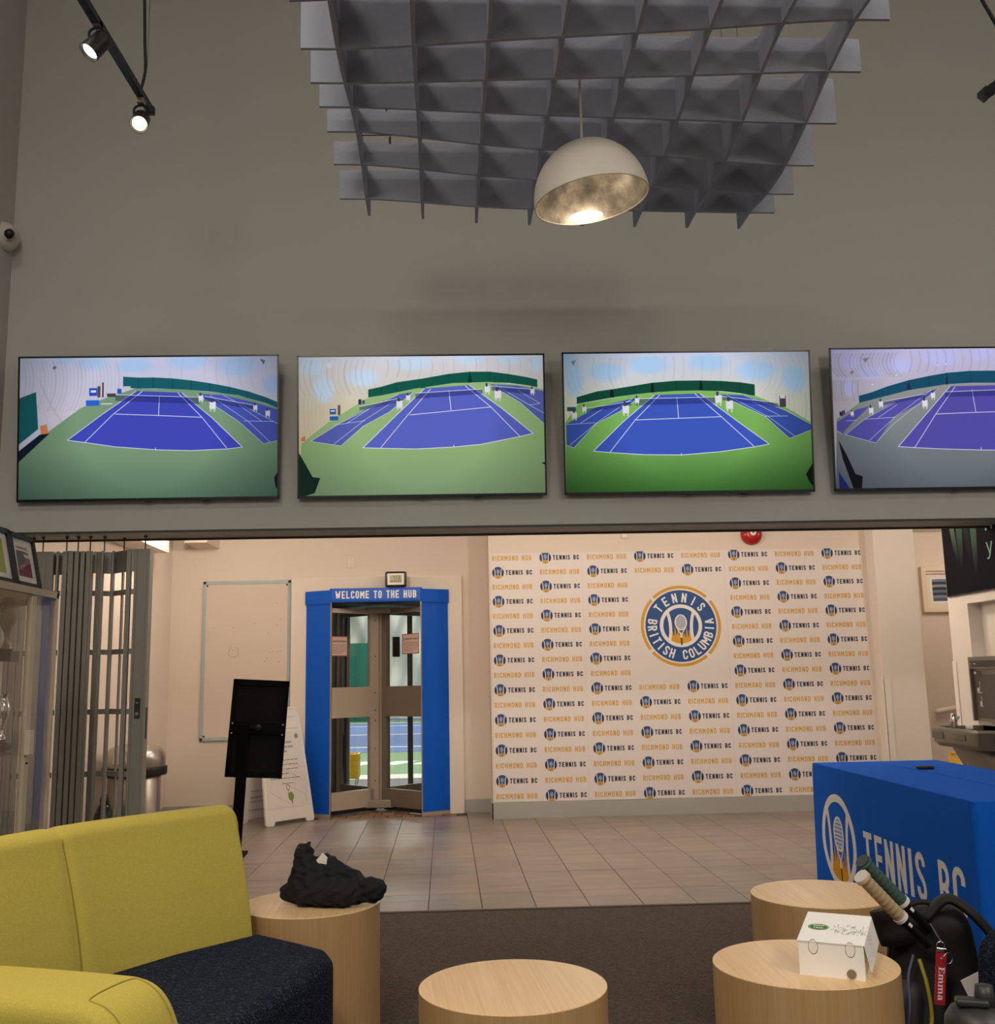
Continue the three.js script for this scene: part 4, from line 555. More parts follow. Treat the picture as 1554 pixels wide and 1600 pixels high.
// ---------- small things on the lobby walls ----------
{
  const bell = thing('alarm_bell', 'round red alarm bell with a white centre above the printed backdrop', 'alarm bell', [2.835, 2.655, -9.9]);
  mesh('gong', [lathe([[0.0001, 0.085], [0.045, 0.085], [0.075, 0.078], [0.1, 0.05], [0.107, 0.02], [0.1, 0.016], [0.0001, 0.03]], 48).rotateX(Math.PI / 2)], std(0xa81818, 0.22), bell);
  mesh('back_box', [rbox(0.12, 0.12, 0.04, 0.01, 0, 0, 0.02)], std(0x8a1414, 0.5), bell);
    const cg = new THREE.CylinderGeometry(0.03, 0.03, 0.006, 28).rotateX(Math.PI / 2).translate(0, 0.01, 0.088);
  mesh('centre_label', [cg], std(0xeee8e0, 0.5), bell); mesh('centre_screw', [new THREE.SphereGeometry(0.008, 10, 8).translate(0, 0.012, 0.091)], M.dark, bell);

  const s = thing('wall_sensor', 'small white box on the wall above the printed backdrop', 'wall sensor', [1.575, 2.69, -9.9]);
  mesh('case', [rbox(0.055, 0.11, 0.03, 0.006, 0, 0, 0.015)], M.white, s); mesh('slots', [0.012, 0.024, 0.036].map((y) => cbox(0.03, 0.004, 0.004, 0, y, 0.03)), M.baseboard, s);
  const pl = thing('wall_plate', 'small blank cover plate high on the wall over the whiteboard edge', 'wall plate', [-1.16, 2.5, -10.4]);
  mesh('plate', [rbox(0.075, 0.12, 0.01, 0.004, 0, 0, 0.005)], M.trimWhite, pl); mesh('screw', [-0.04, 0.04].map((y) => cyl(0.004, 0.004, 0.003, 0, 0, 0, 10).rotateX(Math.PI / 2).translate(0, y, 0.011)), M.baseboard, pl);

  const ck = thing('digital_clock', 'small black digital clock with white face standing on the blue door header', 'clock', [-0.69, 2.215, -10.19]);
  mesh('case', [rbox(0.215, 0.16, 0.045, 0.022, 0, 0.082, 0, 4)], std(0x0d0b0c, 0.3), ck); mesh('bezel', [rbox(0.165, 0.115, 0.01, 0.012, 0, 0.084, 0.021, 3)], std(0xf2ecdf, 0.4), ck);
  const lcd = canvasTex(256, 160, (c, w, h) => { c.fillStyle = '#a89d72'; c.fillRect(0, 0, w, h); c.strokeStyle = '#2e2512'; c.lineWidth = 10; c.lineCap = 'butt'; const seg = (p) => { c.beginPath(); p.forEach(([x, y], i) => (i ? c.lineTo(x, y) : c.moveTo(x, y))); c.stroke(); };
    seg([[62, 22], [102, 22], [102, 92]]); seg([[152, 18], [152, 92]]); seg([[176, 22], [212, 22], [212, 88], [174, 88]]); seg([[180, 55], [212, 55]]); c.fillStyle = '#2e2512'; c.fillRect(122, 38, 10, 10); c.fillRect(122, 66, 10, 10); c.fillRect(232, 80, 6, 22); c.fillRect(20, 50, 20, 6); for (let i = 0; i < 6; i++) c.fillRect(18 + i * 38, 116, 22, 26 - (i % 2) * 6); });
  const lg = new THREE.BoxGeometry(0.122, 0.077, 0.003).translate(0, 0.085, 0.0265); lg.userData.keepUv = true; mesh('display', lg, std(0xffffff, 0.35, { map: lcd }), ck);
  mesh('foot', [cbox(0.15, 0.006, 0.05, 0, 0.003, 0)], M.black, ck);

  const nb = thing('notice_board', 'tall beige notice board with a pale blue frame left of the blue door', 'notice board', [-2.205, 1.535, -10.4]);
  const fr = std(0xa7b7b8, 0.45), W = 0.885, H = 1.585, f = 0.034;
  mesh('panel', [cbox(W - 0.05, H - 0.05, 0.012, 0, 0, 0.012)], std(0xd9c9ba, 0.9, { bumpMap: T.weave, bumpScale: 0.0006 }), nb);
  part(nb, 'frame', [rbox(W, f, 0.024, 0.006, 0, H / 2 - f / 2, 0.012)], fr); part(nb, 'frame', [rbox(W, f, 0.024, 0.006, 0, -H / 2 + f / 2, 0.012)], fr);
  part(nb, 'frame', [rbox(f, H, 0.024, 0.006, -W / 2 + f / 2, 0, 0.012)], fr); part(nb, 'frame', [rbox(f, H, 0.024, 0.006, W / 2 - f / 2, 0, 0.012)], fr);
  for (const [x, y] of [[-1, 1], [1, 1], [-1, -1], [1, -1]]) part(nb, 'screw', [cyl(0.009, 0.009, 0.004, 0, 0, 0, 14).rotateX(Math.PI / 2).translate(x * (W / 2 - 0.043), y * (H / 2 - 0.047), 0.02)], M.dark);
  const st = []; for (let i = 0; i < 18; i++) { const a = i / 18 * Math.PI * 2; st.push(cbox(0.013, 0.005, 0.003, 0, 0, 0).rotateZ(a + rnd(-0.4, 0.4)).translate(-0.125 + 0.05 * Math.cos(a) + rnd(-0.006, 0.006), 0.075 + 0.05 * Math.sin(a) + (Math.abs(a - 1.57) < 0.4 ? -0.03 : 0), 0.019)); }
  for (const [x, y] of [[0.3, 0.56], [0.34, 0.4], [0.31, 0.34], [0.22, 0.26], [0.08, 0.36], [-0.13, 0.32], [-0.33, 0.32], [0.24, 0.07], [0.27, 0.075], [0.31, 0.07], [0.34, 0.075], [0.33, -0.03], [0.19, -0.02], [0.21, 0.01]]) st.push(cbox(0.012, 0.006, 0.003, x, y, 0.019).rotateZ(0));
  const sm = mesh('staples', st, std(0x8f8478, 0.4, { metalness: 0.5 }), nb); sm.userData.kind = 'stuff';
}

// ---------- folding grille parked at the left ----------
{
  const t = thing('folding_gate', 'grey metal folding grille gate parked in zigzag stack at the left of the opening', 'gate', [0, 0, -6.85]);
  const Hh = 2.195, barsY = [1.914, 1.523, 1.135, 0.738, 0.34];
  // [x, z offset, width] of the upright members, from the lead post leftwards
  const P = [[-2.222, 0.06, 0.03], [-2.3, -0.06, 0.012], [-2.33, 0.05, 0.012], [-2.372, -0.07, 0.022], [-2.40, 0.05, 0.016], [-2.452, -0.03, 0.03], [-2.474, 0.04, 0.014], [-2.492, 0.05, 0.028], [-2.53, 0.05, 0.028], [-2.568, 0.05, 0.028], [-2.606, 0.05, 0.028], [-2.645, 0.05, 0.03], [-2.69, 0.06, 0.016], [-2.511, -0.01, 0.028], [-2.549, -0.01, 0.028], [-2.587, -0.01, 0.028], [-2.626, -0.01, 0.028], [-2.668, -0.01, 0.03]];
  const upright = (x, z, w, name = 'upright', m = M.gate) => part(t, name, [rbox(w, Hh - 0.03, 0.03, 0.004, x, Hh / 2 + 0.008, z)], m);
  const lead = mesh('lead_post', [rbox(0.07, Hh - 0.01, 0.05, 0.006, -2.135, Hh / 2 + 0.005, 0.05), rbox(0.022, Hh - 0.01, 0.075, 0.004, -2.092, Hh / 2 + 0.005, 0.04), rbox(0.016, Hh - 0.01, 0.06, 0.004, -2.175, Hh / 2 + 0.005, 0.05)], M.gate, t);
  mesh('lock_plate', [rbox(0.036, 0.13, 0.006, 0.003, -2.13, 1.155, 0.078)], std(0x2c2a27, 0.4), lead);
  mesh('lock_cylinder', [cyl(0.011, 0.011, 0.01, 0, 0, 0, 20).rotateX(Math.PI / 2).translate(-2.13, 1.12, 0.083), cyl(0.007, 0.007, 0.012, 0, 0, 0, 12).rotateX(Math.PI / 2).translate(-2.13, 1.19, 0.083)], M.alu, lead);
  mesh('strike', [rbox(0.008, 0.2, 0.02, 0.002, -2.079, 1.06, 0.05)], M.gateDark, lead);
  P.forEach(([x, z, w]) => upright(x, z, w));
  const seq = [[-2.165, 0.05], ...P.map(([x, z]) => [x, z])];
  for (const [i, j] of [[0, 1], [1, 4], [4, 6], [6, 12]]) { const [x0, z0] = seq[i], [x1, z1] = seq[j]; part(t, 'top_band', [beam([x0, Hh - 0.075, z0], [x1, Hh - 0.075, z1], 0.012, 0.145)], M.gate); for (const y of barsY) part(t, 'hinge_bar', [beam([x0, y, z0 - 0.01], [x1, y, z1 - 0.01], 0.012, 0.034)], M.gate); }
  // second, wide post and the panels behind the glass cabinet
  for (const [x, w] of [[-2.745, 0.05], [-2.8, 0.06]]) upright(x, 0.05, w, 'wide_post');
  const Q = [[-2.86, 0.05, 0.02], [-2.885, -0.02, 0.014], [-2.91, 0.04, 0.018], [-2.94, 0.05, 0.02], [-2.965, 0.03, 0.018], [-2.99, 0.05, 0.018], [-3.015, 0.02, 0.018]];
  Q.forEach(([x, z, w]) => upright(x, z, w));
  part(t, 'top_band', [beam([-2.69, Hh - 0.08, -0.02], [-2.965, Hh - 0.08, 0.03], 0.012, 0.15)], M.gate); for (const y of barsY) part(t, 'hinge_bar', [beam([-2.69, y, 0.0], [-2.965, y, 0.02], 0.012, 0.034)], M.gate);
  for (const [x, z] of [[-2.13, 0.03], [-2.3, -0.06], [-2.4, 0.03], [-2.49, 0.04], [-2.57, 0.04], [-2.645, 0.04], [-2.8, 0.04], [-2.88, 0], [-2.94, 0.04]]) part(t, 'hanger', [bar([x, Hh - 0.02, z], [x, 2.29, z], 0.0045, 8), cyl(0.011, 0.011, 0.012, x, 2.283, z, 14)], M.gateDark);
}

// ---------- waste bin and bag behind the gate ----------
{
  const t = thing('waste_bin', 'brushed steel waste bin with domed lid behind the folding gate', 'waste bin', [-2.675, 0, -8.5]);
  mesh('body', [lathe([[0.0001, 0.0], [0.2, 0.0], [0.205, 0.02], [0.205, 0.6], [0.0001, 0.6]], 48)], M.steel, t);
  mesh('band', [lathe([[0.2, 0.585], [0.245, 0.59], [0.25, 0.6], [0.25, 0.655], [0.235, 0.66], [0.2, 0.66]], 48)], M.black, t);
  const lid = mesh('lid', [lathe([[0.0001, 0.835], [0.1, 0.832], [0.16, 0.82], [0.2, 0.8], [0.225, 0.765], [0.235, 0.72], [0.236, 0.655], [0.22, 0.655]], 48)], M.steel, t);
  mesh('flap', [rbox(0.2, 0.1, 0.014, 0.006, 0, 0.74, 0.228)], M.chrome, lid);
  mesh('lid_knob', [tube([[-0.05, 0.835, 0], [-0.03, 0.88, 0], [0.02, 0.885, 0], [0.045, 0.835, 0]], 0.012, 24, 8)], M.black, lid);
  const bag = thing('garbage_bag', 'black plastic garbage bag on the floor beside the steel waste bin', 'garbage bag', [-2.72, 0.0, -8.12]);
  mesh('sack', blobs3([[[-0.06, 0.14, 0], [0.05, 0.12, 0], 0.13, 0.12, 0.05], [[-0.05, 0.3, 0], [-0.05, 0.38, 0.02], 0.09, 0.05, 0.06], [[0.06, 0.07, 0.05], [-0.08, 0.07, 0.05], 0.07, 0.07, 0.05]], 44, 0.5, 0.004), std(0x0b0b0d, 0.28), bag);
  mesh('knot', [new THREE.SphereGeometry(0.035, 12, 10).scale(1, 1.4, 1).translate(-0.05, 0.44, 0.02)], std(0x0b0b0d, 0.3), bag);
}

// ---------- glass display cabinet, trophies, framed posters ----------
{
  const fm = std(0xb9aa94, 0.5), x1 = -2.193, x0 = -2.62, z0 = -5.575, z1 = -4.3, H = 1.805;
  const t = thing('display_cabinet', 'tall glass display cabinet with beige metal frame at the far left', 'display cabinet', [0, 0, 0]);
  for (const [x, z] of [[x1 - 0.018, z0 + 0.016], [x0 + 0.018, z0 + 0.016], [x1 - 0.018, z1 - 0.016], [x0 + 0.018, z1 - 0.016]]) part(t, 'corner_post', [rbox(0.036, H, 0.03, 0.004, x, H / 2, z)], fm);
  mesh('top_panel', [box(x0, x1, H - 0.035, H, z0, z1)], fm, t); mesh('base', [box(x0, x1, 0, 0.09, z0, z1)], fm, t);
  mesh('back_rail', [box(x0, x1 - 0.03, H - 0.07, H - 0.03, z0, z0 + 0.02)], fm, t);
  const pane = (ax, c, a0, a1, b0, b1) => { const g = ax === 'y' ? new THREE.PlaneGeometry(a1 - a0, b1 - b0).rotateX(-Math.PI / 2) : ax === 'x' ? new THREE.PlaneGeometry(b1 - b0, a1 - a0).rotateY(Math.PI / 2) : new THREE.PlaneGeometry(a1 - a0, b1 - b0); return ax === 'y' ? g.translate((a0 + a1) / 2, c, (b0 + b1) / 2) : ax === 'x' ? g.translate(c, (a0 + a1) / 2, (b0 + b1) / 2) : g.translate((a0 + a1) / 2, (b0 + b1) / 2, c); };
  const dr = new THREE.Group(); dr.name = 'door'; t.add(dr);
  mesh('stile', [rbox(0.03, H - 0.13, 0.05, 0.004, x1 - 0.012, H / 2 + 0.02, -5.262)], fm, dr); mesh('pane', [pane('x', x1 - 0.014, 0.1, H - 0.04, -5.24, z1 - 0.03)], M.glass, dr);
  mesh('handle', [rbox(0.03, 0.12, 0.05, 0.004, x1 + 0.016, 1.03, -5.245)], std(0xc7b9a4, 0.4), dr); mesh('keyhole', [cyl(0.006, 0.006, 0.01, 0, 0, 0, 10).rotateZ(Math.PI / 2).translate(x1 + 0.004, 0.93, -5.258)], M.dark, dr);
  part(t, 'pane', [pane('x', x1 - 0.01, 0.09, H - 0.035, z0 + 0.03, -5.285)], M.glass); part(t, 'pane', [pane('z', z0 + 0.014, x0 + 0.03, x1 - 0.03, 0.09, H - 0.05)], M.glass); part(t, 'pane', [pane('x', x0 + 0.012, 0.09, H - 0.05, z0 + 0.03, z1 - 0.03)], M.glass);
  for (const y of [0.5, 0.98, 1.43]) part(t, 'shelf', [pane('y', y - 0.003, x0 + 0.02, x1 - 0.03, z0 + 0.02, z1 - 0.02)], M.glass);
  const trophy = (label, pos, s, prof, m) => { const o = thing('trophy', label, 'trophy', pos, 0, 'trophies in the display cabinet'); mesh('plinth', [rbox(0.11 * s, 0.07 * s, 0.11 * s, 0.006, 0, 0.035 * s, 0)], std(0x1d1815, 0.4), o); mesh('cup', [lathe(prof.map(([r, y]) => [r * s, (y + 0.07) * s]), 40)], m, o); for (const e of [-1, 1]) part(o, 'handle', [tube([[0, 0.3 * s, e * 0.05 * s], [0, 0.33 * s, e * 0.09 * s], [0, 0.25 * s, e * 0.1 * s], [0, 0.2 * s, e * 0.045 * s]], 0.006 * s, 24, 6)], m); return o; };
  const vase = [[0.0001, 0], [0.04, 0], [0.03, 0.02], [0.012, 0.06], [0.018, 0.1], [0.05, 0.18], [0.055, 0.24], [0.035, 0.29], [0.03, 0.31], [0.045, 0.335], [0.04, 0.335], [0.0001, 0.3]];
  const dull = std(0x8b8172, 0.32, { metalness: 0.8 });
  trophy('tall dull silver trophy cup on the upper shelf of the display cabinet', [-2.4, 1.43, -5.44], 0.9, vase, dull);
  trophy('small chrome trophy cup on the middle shelf of the display cabinet', [-2.4, 0.98, -5.44], 0.72, vase, M.chrome);
  trophy('gilded trophy cup on the lowest shelf of the display cabinet', [-2.4, 0.5, -5.3], 0.8, vase, std(0x9a7a42, 0.35, { metalness: 0.7 }));
  const wins = (label, pos, w, h, draw) => {
    const o = thing('framed_poster', label, 'framed poster', pos, Math.PI / 2, 'framed posters on the cabinet'); const inr = new THREE.Group(); inr.name = 'leaning_frame'; inr.rotation.x = -12 * D; o.add(inr); const b = 0.026;
    mesh('moulding', [box(-w / 2, w / 2, h - b, h, 0, 0.022), box(-w / 2, w / 2, 0, b, 0, 0.022), box(-w / 2, -w / 2 + b, 0, h, 0, 0.022), box(w / 2 - b, w / 2, 0, h, 0, 0.022)], M.black, inr); mesh('backing', [box(-w / 2 + 0.004, w / 2 - 0.004, 0.004, h - 0.004, -0.004, 0.004)], M.blackMatt, inr);
    const tx = canvasTex(256, 320, draw), g = new THREE.BoxGeometry(w - 2 * b, h - 2 * b, 0.003).translate(0, h / 2, 0.008); g.userData.keepUv = true; mesh('print', g, std(0xffffff, 0.5, { map: tx }), inr); mesh('glazing', [new THREE.PlaneGeometry(w - 2 * b, h - 2 * b).translate(0, h / 2, 0.014)], M.glass, inr); return o;
  };
  wins('black framed magenta print in white mat standing on the cabinet', [-2.262, H, -5.32], 0.3, 0.285, (c, w, h) => { c.fillStyle = '#e9e4da'; c.fillRect(0, 0, w, h); c.fillStyle = '#cfc6bd'; c.fillRect(44, 46, w - 88, h - 92); c.fillStyle = '#7c1a46'; c.fillRect(44, 130, w - 88, h - 176); c.fillStyle = '#2a2526'; c.beginPath(); c.moveTo(44, 90); c.lineTo(120, 84); c.lineTo(150, 130); c.lineTo(118, 190); c.lineTo(70, 220); c.lineTo(44, 200); c.fill(); c.fillStyle = '#9c6a48'; c.beginPath(); c.ellipse(100, 205, 44, 16, -0.5, 0, 7); c.fill(); c.fillStyle = '#8c2440'; c.fillRect(60, 58, 120, 10); c.fillStyle = '#1d1a1c'; c.beginPath(); c.ellipse(150, 96, 50, 9, 0.1, 0, 7); c.fill(); });
  wins('black framed lime green print in white mat standing on the cabinet', [-2.262, H, -4.99], 0.36, 0.29, (c, w, h) => { c.fillStyle = '#e9e4da'; c.fillRect(0, 0, w, h); c.fillStyle = '#a2a81e'; c.fillRect(44, 40, w - 88, h - 80); c.fillStyle = '#5c6a20'; c.beginPath(); c.arc(110, 150, 46, 0, 7); c.fill(); });
}

// ---------- kiosk screen on a post, seen from behind ----------
{
  const t = thing('display_stand', 'black display panel on a post seen from behind, left of the folding sign', 'display stand', [-1.74, 0, -8.08], 4 * D); const p = new THREE.Group(); p.name = 'leaning_assembly'; p.rotation.z = -3.2 * D; t.add(p);
  p.position.x = 0.0;
  const m = phy(0x020202, 0.7, { specularIntensity: 0.2 }), m2 = phy(0x0b0a09, 0.7, { specularIntensity: 0.25 }), pan = new THREE.Group();
  mesh('base_plate', [rbox(0.34, 0.02, 0.34, 0.006, -0.13, 0.01, -0.03)], m, t);
  mesh('post', [rbox(0.078, 0.98, 0.05, 0.006, -0.02, 0.5, 0.06)], m, p);
  pan.name = 'panel'; pan.position.set(0.07, 0.96, 0); pan.rotation.x = -7 * D; pan.rotation.y = 4 * D; p.add(pan);
  mesh('rim', [box(-0.213, 0.213, 0.325, 0.37, -0.012, 0.022), box(-0.213, 0.213, -0.37, -0.325, -0.012, 0.022), box(-0.213, -0.178, -0.37, 0.37, -0.012, 0.022), box(0.178, 0.213, -0.37, 0.37, -0.012, 0.022)], m, pan);
  mesh('rear_cover', [box(-0.18, 0.18, -0.33, 0.33, -0.012, 0.01)], m2, pan); mesh('cross_brace', [rbox(0.42, 0.095, 0.03, 0.006, 0, 0.0, 0.022)], m, pan);
  mesh('bolts', [[-0.19, 0.03], [0.19, 0.03], [-0.19, -0.045], [0.19, -0.045]].map(([x, y]) => cyl(0.006, 0.006, 0.006, 0, 0, 0, 10).rotateX(Math.PI / 2).translate(x, y, 0.04)), M.alu, pan);
  mesh('knob', [lathe([[0.0001, 0], [0.028, 0], [0.03, 0.012], [0.022, 0.03], [0.0001, 0.032]], 8).rotateX(Math.PI / 2).translate(0.005, 0.0, 0.075), bar([-0.06, 0.0, 0.05], [0.0, 0.0, 0.07], 0.014)], std(0x24211f, 0.25, { metalness: 0.6 }), pan);
}

// ---------- folding floor sign ----------
{
  const turn = Math.atan2(0.48, 0.39), A = [-1.843, -9.66], B = [-1.47, -10.1];
  const t = thing('folding_sign', 'white folding sandwich board with a printed notice about the door', 'folding sign', [(A[0] + B[0]) / 2, 0, (A[1] + B[1]) / 2], Math.atan2(-(B[1] - A[1]), B[0] - A[0]));
  const Wd = 0.575, Hh = 1.08, pw = std(0xe9e2d8, 0.5);
  const outline = (s = 1) => [[-Wd / 2 + 0.015, 0.0], [-Wd / 2 + 0.09, 0.0], [-Wd / 2 + 0.11, 0.035], [Wd / 2 - 0.11, 0.035], [Wd / 2 - 0.09, 0.0], [Wd / 2 - 0.015, 0.0], [Wd / 2, 0.02], [Wd / 2 - 0.012, 0.35], [Wd / 2 - 0.05, Hh - 0.05], [Wd / 2 - 0.075, Hh - 0.045], [Wd / 2 - 0.085, Hh], [-Wd / 2 + 0.085, Hh], [-Wd / 2 + 0.075, Hh - 0.045], [-Wd / 2 + 0.05, Hh - 0.05], [-Wd / 2 + 0.012, 0.35], [-Wd / 2, 0.02]];
  const ptx = canvasTex(512, 800, (c, w, h) => {
    c.fillStyle = '#e3dbd2'; c.fillRect(0, 0, w, h); c.strokeStyle = '#a79f97'; c.lineWidth = 3;
    for (const l of [[[60, 230], [490, 400]], [[60, 330], [500, 540]], [[90, 470], [30, 620], [300, 790]], [[90, 470], [480, 690]], [[260, 400], [380, 470], [330, 720]], [[500, 540], [470, 760]]]) { c.beginPath(); l.forEach(([x, y], i) => (i ? c.lineTo(x, y) : c.moveTo(x, y))); c.stroke(); }
    emblem(c, 452, 58, 34, { blue: '#2a3a70', ring: true, detail: false }); c.fillStyle = '#3a342f'; c.font = 'bold 33px sans-serif'; c.fillText('PLEASE USE CAUTION', 40, 128); c.fillText('USING THE REVOLVING', 34, 176); c.fillText('DOOR!', 200, 224);
    c.font = '19px sans-serif'; ['', '', '', '', ''].forEach((_, r) => { let x = 50; while (x < (r === 3 ? 280 : 420)) { const l = 12 + rnd(0, 44); c.fillStyle = r === 2 && x > 150 && x < 260 ? '#c9973a' : '#4a443f'; c.fillRect(x, 300 + r * 48, l, 7); x += l + 9; } }); c.fillStyle = '#4a443f'; c.fillRect(200, 548, 150, 5);
    c.strokeStyle = '#2e2a27'; c.lineWidth = 5; c.beginPath(); c.ellipse(268, 592, 19, 28, 0.1, 0, 7); c.stroke(); c.beginPath(); c.moveTo(264, 620); c.lineTo(258, 668); c.stroke(); c.fillStyle = '#7d9636'; c.beginPath(); c.ellipse(290, 690, 34, 46, 0.05, 0, 7); c.fill(); c.fillStyle = '#4d4a30'; c.fillRect(290, 732, 10, 34);
  });
  const side = (s) => { const gp = new THREE.Group(); gp.name = s > 0 ? 'front_panel' : 'rear_panel'; gp.rotation.x = -s * 10.5 * D; gp.position.z = s * 0.2 - 0.2 + (s > 0 ? 0 : 0); t.add(gp);
    mesh('board', [poly(outline(), 0.03, 0.008).translate(0, 0, -0.015)], pw, gp);
    if (s > 0) { const g = new THREE.BoxGeometry(0.45, 0.7, 0.003).translate(0, 0.5, 0.0165); const p = g.attributes.position; for (let i = 0; i < p.count; i++) { const f = (p.getY(i) - 0.15) / 0.7; p.setX(i, p.getX(i) * (1.1 - 0.14 * f)); } g.computeVertexNormals(); g.userData.keepUv = true; mesh('printed_notice', g, std(0xffffff, 0.55, { map: ptx }), gp); mesh('groove', [box(-0.2, 0.2, 0.875, 0.88, 0.01, 0.0165), box(-0.17, 0.17, 0.985, 0.99, 0.01, 0.0165)], std(0xb9b0a4, 0.6), gp); }
    else mesh('ribs', [0.12, 0.2, 0.24, 0.3].map((y) => box(-0.2, 0.2, y, y + 0.012, 0.01, 0.024)), std(0xc2bab0, 0.6), gp); return gp; };
  side(1); side(-1);
  mesh('hinge', [rbox(0.3, 0.035, 0.05, 0.01, 0, Hh - 0.03, -0.2)], pw, t);
}

// ---------- right side: fountain, banner, picture, rail, floor sign ----------
{
  const f = thing('drinking_fountain', 'stainless drinking fountain with bottle filler on the right lobby wall', 'drinking fountain', [3.697, 0, -7.0]);
  const gm = std(0x80786c, 0.42, { metalness: 0.5 });
  const fill = new THREE.Group(); fill.name = 'bottle_filler'; f.add(fill);
  mesh('housing', [box(-0.035, 0, 1.3, 1.385, -0.405, 0.1), box(-0.035, 0, 0.93, 1.3, -0.405, -0.385), box(-0.035, 0, 0.93, 1.3, 0.08, 0.1), box(-0.012, 0, 0.93, 1.3, -0.39, 0.09)], gm, fill);
  mesh('recess', [box(-0.014, -0.011, 0.95, 1.26, -0.38, 0.07)], std(0x4a443d, 0.45), fill);
  mesh('control_strip', [rbox(0.008, 0.045, 0.44, 0.003, -0.037, 1.335, -0.15)], std(0x2d2a27, 0.35), fill);
  mesh('indicator', [rbox(0.004, 0.007, 0.03, 0.001, -0.042, 1.335, -0.3), rbox(0.004, 0.007, 0.008, 0.001, -0.042, 1.335, -0.36)], std(0xd8d4cc, 0.4), fill);
  mesh('spout', [rbox(0.05, 0.02, 0.03, 0.004, -0.03, 1.27, -0.28)], M.chrome, fill);
  mesh('printed_icon', [[1.15, -0.325, 0.028, 0.034], [1.185, -0.3, 0.05, 0.006], [1.13, -0.305, 0.006, 0.06], [1.055, -0.3, 0.03, 0.03], [1.08, -0.29, 0.05, 0.006], [1.035, -0.3, 0.006, 0.05]].map(([y, z, h, w]) => cbox(0.002, h, w, -0.0155, y, z)), std(0xc9c3ba, 0.5), fill);
  const basin = new THREE.Group(); basin.name = 'basin'; f.add(basin);
  const plan = [[0, -0.36], [-0.3, -0.38], [-0.38, -0.34], [-0.4, -0.26], [-0.4, 0.28], [-0.38, 0.34], [-0.3, 0.38], [0, 0.38]];
  const pts2 = (k) => plan.map(([x, z]) => [x * k, z * (k > 0.99 ? 1 : 0.93)]);
  const bowl = loft([[0.77, 0.9], [0.8, 0.985], [0.885, 1], [0.9, 0.99], [0.9, 0.9], [0.868, 0.8], [0.86, 0.5]].map(([y, k]) => pts2(k).map(([x, z]) => [x, y, z])), true, true);
  mesh('bowl', toCreasedNormals(bowl, 0.6), gm, basin);
  for (const z of [-0.2, 0.12]) part(basin, 'push_pad', [rbox(0.012, 0.045, 0.17, 0.005, -0.398, 0.85, z)], std(0x6a6358, 0.4, { metalness: 0.4 }));
  part(basin, 'push_pad', [rbox(0.19, 0.045, 0.012, 0.005, -0.2, 0.85, 0.38)], std(0x6a6358, 0.4, { metalness: 0.4 }));
  mesh('bubbler', [lathe([[0.0001, 0.1], [0.015, 0.095], [0.022, 0.05], [0.028, 0.0], [0.0001, 0]], 20).translate(-0.27, 0.895, -0.22), bar([-0.27, 0.93, -0.22], [-0.235, 0.97, -0.2], 0.01)], M.chrome, basin);
  mesh('drain_spout', [rbox(0.04, 0.03, 0.05, 0.01, -0.17, 0.895, -0.2)], M.white, basin);
  mesh('pedestal', [loft([[0.78, -0.28, -0.3, 0.3], [0.55, -0.17, -0.26, 0.26], [0.3, -0.1, -0.22, 0.22]].map(([y, x, a, b]) => [[0, y, a], [x, y, a + 0.02], [x, y, b - 0.02], [0, y, b]]))], gm, f);

  const bt = canvasTex(768, 640, (c, w, h) => {
    c.fillStyle = '#141218'; c.fillRect(0, 0, w, h); const blade = (x0, x1, xt, len, col, a0) => { const g = c.createLinearGradient(0, 0, 0, len); g.addColorStop(0, col.replace('A', a0)); g.addColorStop(1, col.replace('A', '0.05')); c.fillStyle = g; c.beginPath(); c.moveTo(x0, 0); c.bezierCurveTo(x0 + 6, len * 0.5, xt - 30, len * 0.9, xt, len); c.bezierCurveTo(xt + 30, len * 0.8, x1, len * 0.5, x1, 0); c.fill(); };
    blade(92, 150, 176, 420, 'rgba(128,160,120,A)', '0.95'); blade(180, 262, 218, 470, 'rgba(110,150,118,A)', '0.8'); blade(250, 330, 330, 430, 'rgba(60,80,70,A)', '0.7'); blade(350, 430, 382, 530, 'rgba(116,160,124,A)', '0.9');
    c.fillStyle = '#86b59a'; c.font = '150px sans-serif'; c.save(); c.translate(0, 0); c.fillText('W', 500, 240); c.fillText('y', 520, 400); c.restore();
  });
  const bg = new THREE.BoxGeometry(0.95, 0.66, 0.012); bg.userData.keepUv = true; const bn = solo('wall_banner', 'black banner with fading green blades hung high on the right lobby wall', 'banner', bg, phy(0xffffff, 0.85, { map: bt, specularIntensity: 0.2 })); bn.position.set(3.69, 2.18, -7.2); bn.rotation.y = -Math.PI / 2;
  mesh('wooden_edge', [box(-0.48, 0.48, -0.336, -0.33, -0.007, 0.007)], std(0x231f22, 0.5), bn);

  const pc = thing('framed_picture', 'white framed picture of blue stripes on the wall beside the banner', 'framed picture', [5.17, 2.165, -11.0]);
  mesh('frame', [rbox(0.36, 0.05, 0.05, 0.005, 0, 0.225, 0.025), rbox(0.36, 0.05, 0.05, 0.005, 0, -0.225, 0.025), cbox(0.05, 0.402, 0.048, -0.155, 0, 0.024), cbox(0.05, 0.402, 0.048, 0.155, 0, 0.024)], std(0xe4d2b8, 0.55), pc);
